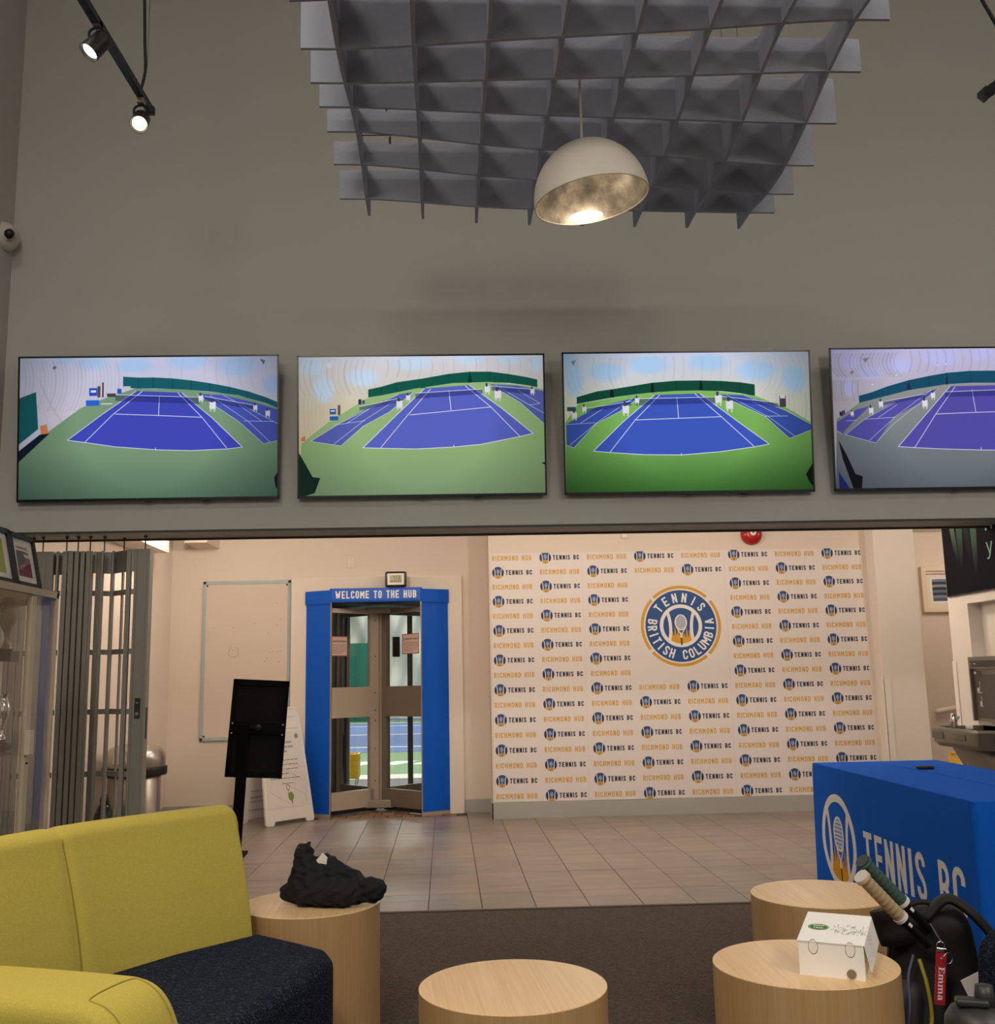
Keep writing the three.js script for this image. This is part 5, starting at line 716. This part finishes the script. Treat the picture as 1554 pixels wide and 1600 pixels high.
  const pt = canvasTex(256, 384, (c, w, h) => { c.fillStyle = '#e8dccd'; c.fillRect(0, 0, w, h); c.fillStyle = '#8c3a34'; c.fillRect(14, 34, 226, 9); c.fillStyle = '#f0e8e0'; c.fillRect(50, 74, 206, 256); ['#6f7d92', '#232733', '#8390a2', '#1c1f2a', '#5c6c80', '#2a2f3c', '#76869a', '#4a5766'].forEach((k, i) => { c.fillStyle = k; c.beginPath(); c.moveTo(74, 92 + i * 27); c.quadraticCurveTo(150, 84 + i * 27, 240, 92 + i * 27); c.lineTo(240, 120 + i * 27); c.lineTo(74, 120 + i * 27); c.fill(); }); });
  const pg = new THREE.BoxGeometry(0.28, 0.42, 0.004).translate(0, 0, 0.02); pg.userData.keepUv = true; mesh('print', pg, std(0xffffff, 0.5, { map: pt }), pc);

  const hr = thing('handrail', 'white sloping handrail on the corridor wall under the framed picture', 'handrail', [5.0, 0.86, -10.93]);
  mesh('rail', [bar([0.03, 0, 0], [0.75, 0.1, 0], 0.03, 18), new THREE.SphereGeometry(0.03, 16, 12).translate(0.03, 0, 0)], std(0xe8dccd, 0.4), hr); for (const x of [0.12, 0.6]) part(hr, 'bracket', [bar([x, 0.02, 0], [x, -0.02, -0.07], 0.008)], M.alu);

  const ws = thing('wet_floor_sign', 'yellow folding wet floor sign standing behind the drinking fountain', 'floor sign', [3.96, 0, -8.3], -0.5), yl = std(0xe0a51a, 0.5);
  for (const s of [-1, 1]) { const g = poly([[-0.15, 0], [-0.12, 0.0], [-0.08, 0.04], [0.08, 0.04], [0.12, 0], [0.15, 0], [0.09, 0.55], [0.07, 0.63], [0.035, 0.63], [0.03, 0.6], [-0.03, 0.6], [-0.035, 0.63], [-0.07, 0.63], [-0.09, 0.55]], 0.014, 0.004).translate(0, 0, -0.007).rotateX(-s * 12 * D).translate(0, 0, s * 0.135); part(ws, 'panel', [g], yl); }
  const fig = [poly([[-0.03, 0.34], [0.03, 0.36], [0.05, 0.3], [0.02, 0.24], [0.05, 0.14], [0.02, 0.14], [-0.01, 0.22], [-0.05, 0.16], [-0.07, 0.18], [-0.03, 0.26]], 0.004), cyl(0.022, 0.022, 0.004, 0, 0, 0, 18).rotateX(Math.PI / 2).translate(0.01, 0.4, 0.002)].map((g) => g.translate(0, 0, 0.008).rotateX(-12 * D).translate(0, 0, 0.135));
  mesh('pictogram', fig, std(0x8a5a10, 0.6), ws); mesh('hinge', [rbox(0.12, 0.02, 0.04, 0.006, 0, 0.63, 0)], yl, ws);
}

// ---------- drum tables ----------
{
  const DT = 'drum tables in the lounge', make = (h, r, label, pos, turn, grp) => {
    const t = thing('drum_table', label, 'side table', pos, turn, grp);
    const topG = lathe([[0.0001, h], [r - 0.003, h], [r, h - 0.002], [r, h - 0.003]], 96); const up = flat(topG); up.deleteAttribute('uv');
    mesh('top', up, M.woodTop, t);
    const s = new THREE.CylinderGeometry(r, r, h - 0.003, 96, 1, true).translate(0, (h - 0.003) / 2, 0), uv = s.attributes.uv; for (let i = 0; i < uv.count; i++) uv.setXY(i, uv.getX(i) * 2 * Math.PI * r, uv.getY(i) * h); s.userData.keepUv = true;
    mesh('side', s, M.woodSide, t); mesh('foot_ring', [lathe([[r - 0.02, 0], [r - 0.004, 0], [r - 0.004, 0.012], [r - 0.02, 0.012]], 64)], M.dark, t); return t;
  };
  make(0.473, 0.257, 'round pale wood drum table with bare top, nearest and lowest in the middle', [0.115, 0, -2.952], 0.1, DT);
  make(0.5, 0.252, 'round pale wood drum table with the white cake box on it', [0.933, 0, -2.985], 0.02, DT);
  make(0.5, 0.252, 'round pale wood drum table standing beside the blue table cover', [1.288, 0, -3.87], 0.0, DT);
  make(0.485, 0.258, 'round pale wood drum table with the crumpled black jacket on it', [-0.595, 0, -4.02], 0.05, DT);
  make(0.37, 0.22, 'pale wood drum table under the dark sports bottle', [0.98, 0, -1.98], 0.0, DT);
}
// ---------- cake box ----------
{
  const b = thing('cake_box', 'white folded cardboard cake box with a green oval label on a drum table', 'box', [1.0005, 0.5, -2.9125], -28 * D), w = 0.168, d = 0.186, h = 0.086, hb = 0.12, sl = Math.atan2(hb - h, d);
  const art = (top) => canvasTex(384, 384, (c, W, H) => { c.fillStyle = '#fbf8f0'; c.fillRect(0, 0, W, H); if (top) { c.fillStyle = '#3f6f2c'; c.beginPath(); c.ellipse(96, 196, 62, 40, 0, 0, 7); c.fill(); c.strokeStyle = '#dfe8cc'; c.lineWidth = 3; c.beginPath(); c.ellipse(96, 196, 54, 33, 0, 0, 7); c.stroke(); c.fillStyle = '#eef2e0'; c.font = 'bold 26px sans-serif'; c.textAlign = 'center'; c.fillText('TREE', 96, 214); c.fillStyle = '#cfe0b0'; c.fillRect(62, 172, 68, 10); }
    c.strokeStyle = '#7d8a78'; c.lineWidth = 3; for (let i = 0; i < 90; i++) { const x = top ? 190 + rnd(0, 190) : 110 + rnd(0, 110), y = top ? 150 + rnd(0, 110) : rnd(0, 380), a = rnd(0, 6.3), l = rnd(6, 18); c.beginPath(); c.moveTo(x, y); c.quadraticCurveTo(x + l * Math.cos(a + 0.6), y + l * Math.sin(a + 0.6), x + l * 1.4 * Math.cos(a), y + l * 1.4 * Math.sin(a)); c.stroke(); } });
  mesh('body', [poly([[-d / 2, 0], [d / 2, 0], [d / 2, h], [-d / 2, hb]], w, 0.001).translate(0, 0, -w / 2).rotateY(-Math.PI / 2)], M.card, b);
  const lid = new THREE.BoxGeometry(w + 0.004, 0.003, Math.hypot(d, hb - h) + 0.004); lid.userData.keepUv = true; const ld = mesh('lid', lid, std(0xffffff, 0.65, { map: art(true) }), b); ld.position.set(0, (h + hb) / 2 + 0.001, 0); ld.rotation.x = sl;
  const fl = new THREE.BoxGeometry(d, 0.07, 0.002).translate(0, -0.035, 0); fl.userData.keepUv = true; const f = mesh('side_flap', fl, std(0xffffff, 0.65, { map: art(false) }), ld); f.position.set(w / 2 + 0.002, 0, 0); f.rotation.set(0, Math.PI / 2, 0); f.rotateX(-11 * D);
  mesh('corner_fold', [beam([w / 2 + 0.001, 0.002, d / 2 + 0.002], [w / 2 + 0.001, h, d / 2 + 0.002], 0.004, 0.002)], M.card, b);
  const tabs = []; for (const x of [-0.045, 0.05]) tabs.push(lathe([[0.0001, 0], [0.013, 0], [0.011, 0.0006], [0.0105, 0.001], [0.0001, 0.001]], 24).rotateX(Math.PI / 2).scale(1, 1.5, 1).translate(x, h - 0.012, d / 2 + 0.0002)); for (const g of tabs) part(b, 'lock_tab', [g], std(0xf6f2e8, 0.7));
  mesh('thumb_hole', [lathe([[0.0001, 0], [0.012, 0], [0.012, 0.0015], [0.0001, 0.0015]], 24).rotateX(Math.PI / 2).translate(0.05, 0.014, d / 2 + 0.0008)], std(0x8b7a62, 0.8), b);
}

// ---------- yellow and navy settee ----------
{
  const t = thing('settee', 'curved settee with lime yellow back and arm and dark navy tweed seat', 'sofa', [0, 0, 0]);
  // plan curves, from the arm end to the far end
  const back = new THREE.CatmullRomCurve3([[-1.42, -2.3], [-1.27, -2.78], [-1.055, -3.24], [-0.87, -3.51], [-0.722, -3.715]].map(([x, z]) => new THREE.Vector3(x, 0, z)));
  const n = 40, rings = [], prof = [];
  const Hb = 0.872, y0 = 0.30, th = 0.15, lean = 0.13; // outline of the back seen from its end: q outwards behind, y up
  const half = 14; for (let i = 0; i <= half; i++) { const s = i / half; prof.push([-lean * Math.pow(s, 1.3) * 0.9 + 0.012 * Math.sin(s * Math.PI), y0 + (Hb - 0.045 - y0) * s]); }
  for (let i = 1; i < 10; i++) { const a = Math.PI * i / 10; prof.push([-lean * 0.9 - 0.06 + 0.06 * Math.cos(a), Hb - 0.045 + 0.045 * Math.sin(a)]); }
  for (let i = 0; i <= half; i++) { const s = 1 - i / half; prof.push([-lean * Math.pow(s, 1.3) * 0.9 - 0.12 - (1 - s) * 0.03, y0 + (Hb - 0.045 - y0) * s]); }
  const P = new THREE.Vector3(), Tn = new THREE.Vector3();
  const ringAt = (u, inset) => { back.getPointAt(u, P); back.getTangentAt(u, Tn); const fx = -Tn.z, fz = Tn.x; const cq = -0.12, cy = (y0 + Hb) / 2; // front direction points into the room
    return prof.map(([q, y]) => { const k = 1 - inset; const qq = cq + (q - cq) * k, yy = inset ? cy + (y - cy) * (1 - inset * 0.22) : y; const dip = 0.006 * Math.exp(-Math.pow((u - 0.57) / 0.012, 2)); return [P.x + fx * (qq - dip), yy - dip + 0.01 * Math.sin(u * 3) , P.z + fz * (qq - dip)]; }); };
  for (let i = 0; i <= n * 3; i++) rings.push(ringAt(Math.min(0.985, i / (n * 3) * 0.985), 0));
  for (const [u, k] of [[0.989, 0.06], [0.993, 0.16], [0.996, 0.32], [0.9985, 0.55], [1, 0.8]]) rings.push(ringAt(u, k));
  mesh('backrest', loft(rings), M.sofa, t);
  const sp = []; for (let i = 2; i < half + 8; i++) { back.getPointAt(0.57, P); back.getTangentAt(0.57, Tn); const [q, y] = prof[i]; sp.push([P.x - Tn.z * (q - 0.003), y - 0.002, P.z + Tn.x * (q - 0.003)]); }
  mesh('seam', [tube(sp, 0.0022, 60, 6)], std(0x8d7d28, 0.9), t.children[0]);
  // seat: outline in plan, thick, with soft edges
  const front = [[-0.722, -3.715], [-0.55, -3.565], [-0.452, -3.47], [-0.432, -3.41], [-0.44, -3.33], [-0.49, -3.1], [-0.555, -2.86], [-0.66, -2.5], [-0.72, -2.3]];
  const outl = [...front, [-1.45, -2.3], ...[0.25, 0.45, 0.6, 0.8].map((u) => { back.getPointAt(u, P); return [P.x - 0.05, P.z]; })];
  const shp = new THREE.Shape(outl.map(([x, z]) => new THREE.Vector2(x, -z)));
  const seatG = new THREE.ExtrudeGeometry(shp, { depth: 0.31, bevelEnabled: true, bevelSize: 0.05, bevelThickness: 0.05, bevelOffset: -0.05, bevelSegments: 6, curveSegments: 12 }).rotateX(-Math.PI / 2).translate(0, 0.1, 0);
  mesh('seat', toCreasedNormals(seatG, 1.2), M.navy, t);
  // arm: side outline swept over its width
  const aw = 0.26, side = new THREE.Shape(); side.moveTo(-0.62, 0.1); side.lineTo(-0.62, 0.63); side.bezierCurveTo(-0.4, 0.63, -0.2, 0.628, -0.04, 0.622); side.bezierCurveTo(0.03, 0.617, 0.06, 0.585, 0.085, 0.52); side.lineTo(0.15, 0.3); side.lineTo(0.16, 0.1); side.closePath();
  const armG = new THREE.ExtrudeGeometry(side, { depth: aw - 0.08, bevelEnabled: true, bevelSize: 0.04, bevelThickness: 0.04, bevelOffset: -0.04, bevelSegments: 6, curveSegments: 24 }).translate(0, 0, 0.04);
  const arm = mesh('arm', toCreasedNormals(armG, 1.0), M.sofa, t); arm.position.set(-0.755, 0, -2.60); arm.rotation.y = -16 * D;
  const edge = (z) => [...[0.1, 0.3, 0.5, 0.7, 0.9].map((q) => { const a = 1 - q; return [a * a * a * -0.04 + 3 * a * a * q * 0.03 + 3 * a * q * q * 0.06 + q * q * q * 0.085, a * a * a * 0.622 + 3 * a * a * q * 0.617 + 3 * a * q * q * 0.585 + q * q * q * 0.52, z]; }), [0.1176, 0.41, z], [0.148, 0.31, z]];
  mesh('piping', [tube([...edge(0.045).reverse(), [-0.03, 0.6215, 0.07], [-0.03, 0.6215, aw - 0.07], ...edge(aw - 0.045)], 0.0024, 120, 6)], std(0x9a8a30, 0.9), arm);
  mesh('plinth', [prism([[-0.78, -3.62], [-0.5, -3.4], [-0.62, -2.6], [-1.3, -2.4], [-1.15, -3.0]].reverse(), 0.0, 0.11)], M.blackMatt, t);
}
// ---------- crumpled jacket ----------
{
  const j = thing('crumpled_jacket', 'crumpled black jacket with a small white collar tab lying on the left drum table', 'jacket', [-0.505, 0.497, -3.99]);
  const B = [[[-0.17, 0.03, 0], [0.0, 0.035, 0.02], 0.03, 0.04, 0.02], [[0.0, 0.04, 0.03], [0.15, 0.035, 0.05], 0.045, 0.035, 0.03], [[0.13, 0.05, 0.05], [0.165, 0.045, 0.06], 0.038, 0.036, 0.015], [[-0.13, 0.07, -0.02], [-0.1, 0.08, 0.02], 0.03, 0.03, 0.02], [[-0.1, 0.07, 0.0], [-0.115, 0.17, -0.02], 0.06, 0.034, 0.04], [[-0.115, 0.16, -0.02], [-0.1, 0.195, -0.02], 0.026, 0.009, 0.02], [[-0.06, 0.08, 0], [-0.03, 0.13, -0.02], 0.05, 0.03, 0.04], [[-0.02, 0.1, -0.01], [0.07, 0.09, -0.01], 0.045, 0.022, 0.03], [[0.05, 0.09, 0.0], [0.085, 0.085, 0.0], 0.02, 0.018, 0.01], [[0.09, 0.06, 0.02], [0.1, 0.062, 0.0], 0.02, 0.02, 0.02], [[-0.1, 0.03, 0.05], [0.05, 0.03, 0.08], 0.03, 0.035, 0.04]];
  mesh('cloth', blobs3(B, 90, 0.24, 0.0045), std(0x0a0b10, 0.85), j);
  mesh('collar_tab', [poly([[-0.012, 0], [0.004, 0.018], [0.016, 0.006], [0.012, -0.02], [0.004, -0.022]], 0.004, 0.001).scale(1.5, 1.5, 1).translate(-0.045, 0.148, 0.022)], M.white, j);
  mesh('lining', [poly([[-0.008, -0.02], [0.006, 0.024], [0.01, -0.01], [0, -0.03]], 0.003).translate(-0.135, 0.172, 0.0)], std(0x9a968e, 0.7), j);
  mesh('zip_pull', [rbox(0.012, 0.006, 0.004, 0.001, -0.095, 0.028, 0.075)], M.chrome, j);
}
// ---------- table in a printed cloth ----------
{
  const X0 = 2.112, X1 = 2.88, Z0 = -6.35, Z1 = -4.34, H = 0.745;
  const R = 0.03, walk = []; // perimeter with rounded corners, starting at the far left corner, running along the long left side first
  const cornerPts = [[X0, Z0], [X0, Z1], [X1, Z1], [X1, Z0]], outN = [[-1, 0], [0, 1], [1, 0], [0, -1]];
  const seg = [0, 0, 0, 0]; for (let k = 0; k < 4; k++) { const a = cornerPts[k], b = cornerPts[(k + 1) % 4], n0 = outN[k], n1 = outN[(k + 1) % 4], L = Math.hypot(b[0] - a[0], b[1] - a[1]), d = [(b[0] - a[0]) / L, (b[1] - a[1]) / L], m = k % 2 ? 56 : 130;
    seg[k] = walk.length; for (let i = 0; i <= m; i++) { const q = R + (L - 2 * R) * i / m; walk.push({ x: a[0] + d[0] * q, z: a[1] + d[1] * q, nx: n0[0], nz: n0[1], u: q / L, k }); }
    for (let i = 1; i < 6; i++) { const t = i / 6 * Math.PI / 2, nx = n0[0] * Math.cos(t) + n1[0] * Math.sin(t), nz = n0[1] * Math.cos(t) + n1[1] * Math.sin(t); walk.push({ x: b[0] - R * (n0[0] + n1[0]) + R * nx, z: b[1] - R * (n0[1] + n1[1]) + R * nz, nx, nz, u: 1, k, c: Math.sin(2 * t) }); } }
  const skirt = (i0, i1) => { const rings = [], u = []; for (let r = 0; r <= 16; r++) { const f = r / 16, y = H + 0.004 - f * (H - 0.004), row = []; for (let i = i0; i <= i1; i++) { const p = walk[i % walk.length], s = p.u * (p.k % 2 ? 4 : 10) + p.k * 3, end = p.k === 1 ? 2.6 : 1;
      const w = 0.006 + 0.004 * (1 - Math.exp(-f * 25)) + end * Math.pow(f, 1.15) * (0.0045 * Math.sin(s * 2.3 + 0.6) + 0.003 * Math.sin(s * 5.1)) + 0.022 * f * (p.c || 0) + end * 0.003 * f * Math.exp(-Math.pow((p.u - 0.42) / 0.1, 2)) * Math.sin(p.u * 95); row.push([p.x + p.nx * w, y, p.z + p.nz * w]); u.push(i === i1 ? 1 : p.u, 1 - f); } rings.push(row); }
    const g = loft(rings, false, false); g.setAttribute('uv', new THREE.Float32BufferAttribute(u, 2)); g.userData.keepUv = true; return g; };
  const art = canvasTex(1536, 576, (c, w, h) => { c.fillStyle = '#105cc4'; c.fillRect(0, 0, w, h); const k = w / (Z1 - Z0); // u runs from the far end (left in the picture) to the near end
    emblem(c, 0.4 * k, h * 0.545, 0.262 * k, { back: false, blue: '#105cc4', line: '#e9e4da', flame: '#dba023' });
    lettering(c, 'TENNIS BC', 1.335 * k, h * 0.54, 0.225 * k, '#e9e4da', { wf: 0.47, gap: 0.15, s: 0.15 }); });
  const cl = solo('table_cover', 'blue cloth cover with tennis emblem and white lettering over a long table at the right', 'tablecloth', [rbox(X1 - X0, 0.012, Z1 - Z0, 0.006, (X0 + X1) / 2, H, (Z0 + Z1) / 2)], M.blueCloth);
  mesh('printed_side', skirt(0, seg[1]), phy(0xffffff, 0.9, { map: art, specularIntensity: 0.25 }), cl);
  mesh('end_drop', skirt(seg[1], seg[2]), M.blueCloth, cl); mesh('rear_drop', skirt(seg[2], seg[3]), M.blueCloth, cl); mesh('far_drop', skirt(seg[3], walk.length), M.blueCloth, cl);
  mesh('fold_crease', [box(X0 + 0.38, X0 + 0.3835, H + 0.004, H + 0.0075, Z0 + 0.02, Z1 - 0.02)], M.blueCloth, cl);
  const r = thing('remote_control', 'small flat black device lying on the blue table cover', 'remote control', [2.56, H + 0.0065, -5.78], -0.1);
  mesh('body', [rbox(0.085, 0.018, 0.055, 0.005, 0, 0.009, 0)], M.black, r); mesh('button', [cyl(0.006, 0.006, 0.003, -0.02, 0.0185, 0, 14), rbox(0.03, 0.002, 0.02, 0.001, 0.015, 0.0185, 0)], std(0x3a3a3e, 0.4), r);
}
// ---------- backpack, rackets, key tag, bottle, paper, navy chair ----------
{
  const p = thing('backpack', 'black racket backpack with yellow zip piping leaning by the blue table', 'backpack', [1.44, 0, -3.3], -0.35); p.scale.y = 0.925;
  const bm = std(0x15130f, 0.75, { bumpMap: T.weave, bumpScale: 0.0004 }), gm = std(0x3a3433, 0.7, { bumpMap: T.weave, bumpScale: 0.0004 });
  const lean = (v) => { const f = (v.y + 0.3) / 0.6; v.x += -0.02 + f * 0.02; v.z += -0.07 * f; v.x *= 1 - 0.22 * Math.pow(Math.max(0, f - 0.55) / 0.45, 2); v.z += 0.02 * Math.sin(f * 7) * (v.z > 0 ? 1 : 0); };
  mesh('main_body', softBox(0.27, 0.6, 0.2, 0.06, 16, 30, 12, lean).translate(0, 0.305, 0), bm, p);
  mesh('front_pocket', softBox(0.16, 0.32, 0.1, 0.045, 12, 20, 8, (v) => { v.z -= 0.04 * (v.y + 0.16); v.x -= 0.03 * Math.cos(v.y * 6); }).translate(-0.105, 0.235, 0.09), gm, p);
  mesh('zip_piping', [tube([[-0.05, 0.47, 0.1], [-0.035, 0.4, 0.128], [-0.03, 0.3, 0.14], [-0.055, 0.2, 0.145], [-0.09, 0.12, 0.14]], 0.006, 50, 8)], std(0xa59a2c, 0.5), p);
  mesh('purple_piping', [tube([[-0.065, 0.48, 0.09], [-0.085, 0.42, 0.12], [-0.088, 0.34, 0.14], [-0.1, 0.25, 0.15]], 0.004, 40, 8)], std(0x55506e, 0.6), p);
  mesh('zip_pull', [rbox(0.012, 0.035, 0.01, 0.003, -0.11, 0.1, 0.145)], M.blackMatt, p);
  mesh('racket_sleeve', [loft([0, 1, 2, 3].map((k) => { const y = 0.5 + k * 0.035, r = 0.055 - k * 0.003; return Array.from({ length: 20 }, (_, i) => { const a = i / 20 * Math.PI * 2; return [-0.1 - k * 0.012 + r * 1.0 * Math.cos(a), y + 0.012 * Math.cos(a), 0.03 + r * 0.75 * Math.sin(a)]; }); }))], bm, p);
  const strap = []; for (let i = 0; i <= 40; i++) { const f = i / 40, c = new THREE.CatmullRomCurve3([[-0.02, 0.58, 0.02], [0.05, 0.645, 0.01], [0.12, 0.6, 0.02], [0.2, 0.48, 0.04], [0.25, 0.36, 0.04], [0.24, 0.22, 0.02]].map((q) => new THREE.Vector3(...q))), a = c.getPointAt(f), tg = c.getTangentAt(f), nx = -tg.y, ny = tg.x; strap.push(Array.from({ length: 12 }, (_, k) => { const an = k / 12 * Math.PI * 2; const u = 0.016 * Math.cos(an), v = 0.04 * Math.sin(an); return [a.x + nx * u, a.y + ny * u, a.z + v]; })); }
  mesh('shoulder_strap', loft(strap), bm, p); mesh('carry_loop', [tube([[-0.06, 0.57, 0.0], [-0.05, 0.62, 0], [0.0, 0.625, 0], [0.02, 0.585, 0]], 0.009, 30, 8)], bm, p);
  p.updateMatrixWorld(); const ringAt3 = (dx, dy, dz) => p.worldToLocal(new THREE.Vector3(1.394 + dx, 0.48 + dy, -3.145 + dz)).toArray();
  mesh('ring', [new THREE.TorusGeometry(0.011, 0.002, 8, 24).translate(...ringAt3(0, 0.012, 0.0)), new THREE.TorusGeometry(0.016, 0.0015, 8, 30).rotateY(0.6).translate(...ringAt3(0.018, -0.025, 0.0)), bar(ringAt3(0, 0.025, 0), ringAt3(0.0, 0.06, -0.06), 0.003)], M.chrome, p);
  const racket = (label, a, b, col, cap) => { const o = thing('tennis_racket', label, 'tennis racket', a, 0, 'rackets in the backpack'), d = new THREE.Vector3(b[0] - a[0], b[1] - a[1], b[2] - a[2]), L = d.length(), gp = new THREE.Group(); gp.name = 'handle'; gp.quaternion.setFromUnitVectors(new THREE.Vector3(0, 1, 0), d.clone().normalize()); o.add(gp);
    const wraps = []; for (let i = 0; i <= 60; i++) { const f = i / 60, r = 0.0165 - 0.001 * Math.abs(Math.sin(f * Math.PI * 9)); wraps.push([r * 1.3, 0.012 + f * (L - 0.03)]); }
    mesh('grip', [lathe([[0.0001, 0.0], [0.024, 0.001], [0.0255, 0.01], ...wraps, [0.0001, L - 0.017]], 10)], std(col, 0.85, { bumpMap: T.weave, bumpScale: 0.0004 }), gp); mesh('butt_cap', [cyl(0.024, 0.024, 0.006, 0, -0.001, 0, 10)], std(cap, 0.5), gp);
    mesh('collar', [cyl(0.0225, 0.0225, 0.012, 0, L - 0.014, 0, 16)], M.white, gp); mesh('shaft', [cyl(0.012, 0.014, 0.13, 0, L + 0.05, 0, 12)], M.black, gp); mesh('throat_decal', [rbox(0.01, 0.014, 0.004, 0.001, 0.004, L + 0.018, 0.013)], M.white, gp); return o; };
  racket('racket with teal green wrapped grip sticking up out of the black backpack', [1.2, 0.727, -3.2], [1.335, 0.59, -3.235], 0x3c5650, 0x2e3f3b);
  racket('racket with cream wrapped grip, lower of the two sticking out of the backpack', [1.178, 0.69, -3.16], [1.311, 0.553, -3.20], 0xb39a78, 0xd8d0c2);
  const kt = thing('key_tag', 'red fabric key tag with white lettering hanging on the front of the backpack', 'key tag', [1.394, 0.476, -3.145], -0.1);
  const kx = canvasTex(96, 384, (c, w, h) => { c.fillStyle = '#a01826'; c.fillRect(0, 0, w, h); c.save(); c.translate(w / 2 - 20, 110); c.rotate(Math.PI / 2); c.fillStyle = '#e8dcd6'; c.font = 'bold 76px serif'; c.fillText('Emma', 0, 0); c.restore(); c.fillStyle = '#d8b8b0'; c.beginPath(); c.moveTo(40, 40); c.lineTo(58, 50); c.lineTo(44, 58); c.fill(); });
  const kg = new THREE.BoxGeometry(0.03, 0.15, 0.004).translate(0, -0.075, 0).rotateZ(0.0); kg.userData.keepUv = true; mesh('strap', kg, std(0xffffff, 0.6, { map: kx }), kt); kt.rotation.z = -0.12; mesh('clasp', [rbox(0.03, 0.014, 0.008, 0.003, 0, 0.003, 0)], M.chrome, kt);
  const pp = thing('folded_paper', 'folded white paper tucked between the backpack and the navy armchair', 'paper', [1.41, 0.455, -2.97], -0.25); mesh('sheet', [poly([[-0.06, -0.02], [0.035, 0.03], [0.04, -0.04], [0.0, -0.085], [-0.035, -0.08]], 0.003, 0.0008).scale(0.72, 0.72, 1)], std(0xd9d4cc, 0.7), pp);
  const b = thing('sports_bottle', 'dark olive sports bottle with a flip lid at the bottom right corner', 'bottle', [0.955, 0.37, -2.02], -0.35); b.scale.setScalar(1.19); const bo = std(0x2a2c27, 0.45);
  mesh('body', [lathe([[0.0001, 0], [0.036, 0], [0.042, 0.01], [0.044, 0.16], [0.046, 0.205], [0.0001, 0.205]], 36)], std(0x8f9294, 0.3), b);
  mesh('lid', [lathe([[0.046, 0.175], [0.051, 0.178], [0.051, 0.222], [0.049, 0.236], [0.04, 0.25], [0.022, 0.256], [0.0001, 0.258]], 40)], bo, b); mesh('lid_groove', [new THREE.TorusGeometry(0.0505, 0.0018, 8, 48).rotateX(Math.PI / 2).translate(0, 0.21, 0)], std(0x191a17, 0.5), b);
  mesh('spout', [lathe([[0.0001, 0.035], [0.013, 0.035], [0.015, 0.02], [0.016, 0.0], [0.0001, 0]], 24).translate(0.012, 0.25, 0.0)], bo, b); mesh('flap', [rbox(0.05, 0.012, 0.026, 0.005, -0.008, 0.262, 0.012).rotateZ(0.0)], bo, b); mesh('carry_loop', [tube([[0.04, 0.235, 0.01], [0.066, 0.25, 0.01], [0.074, 0.232, 0.01], [0.066, 0.2, 0.01], [0.05, 0.19, 0.01]], 0.006, 30, 8)], std(0x6d7476, 0.45), b);
  const ch = thing('navy_armchair', 'dark navy tweed armchair cut off at the right edge beside the backpack', 'armchair', [1.665, 0, -2.62], 0.1);
  mesh('arm', softBox(0.24, 0.5, 0.62, 0.09, 12, 20, 20, (v) => { v.x += 0.02 * Math.sin(v.y * 4); }).translate(-0.18, 0.37, 0.0), M.navy, ch); mesh('seat', softBox(0.6, 0.3, 0.62, 0.06, 16, 10, 16).translate(0.22, 0.29, 0.02), M.navy, ch);
  mesh('backrest', softBox(0.62, 0.5, 0.18, 0.08, 16, 16, 8).translate(0.24, 0.56, -0.3), M.navy, ch); for (const [x, z] of [[-0.2, 0.24], [0.45, 0.24], [-0.2, -0.24], [0.45, -0.24]]) part(ch, 'leg', [cyl(0.018, 0.013, 0.14, x, 0.07, z, 14)], M.black);
}

renderer.render(scene, camera);
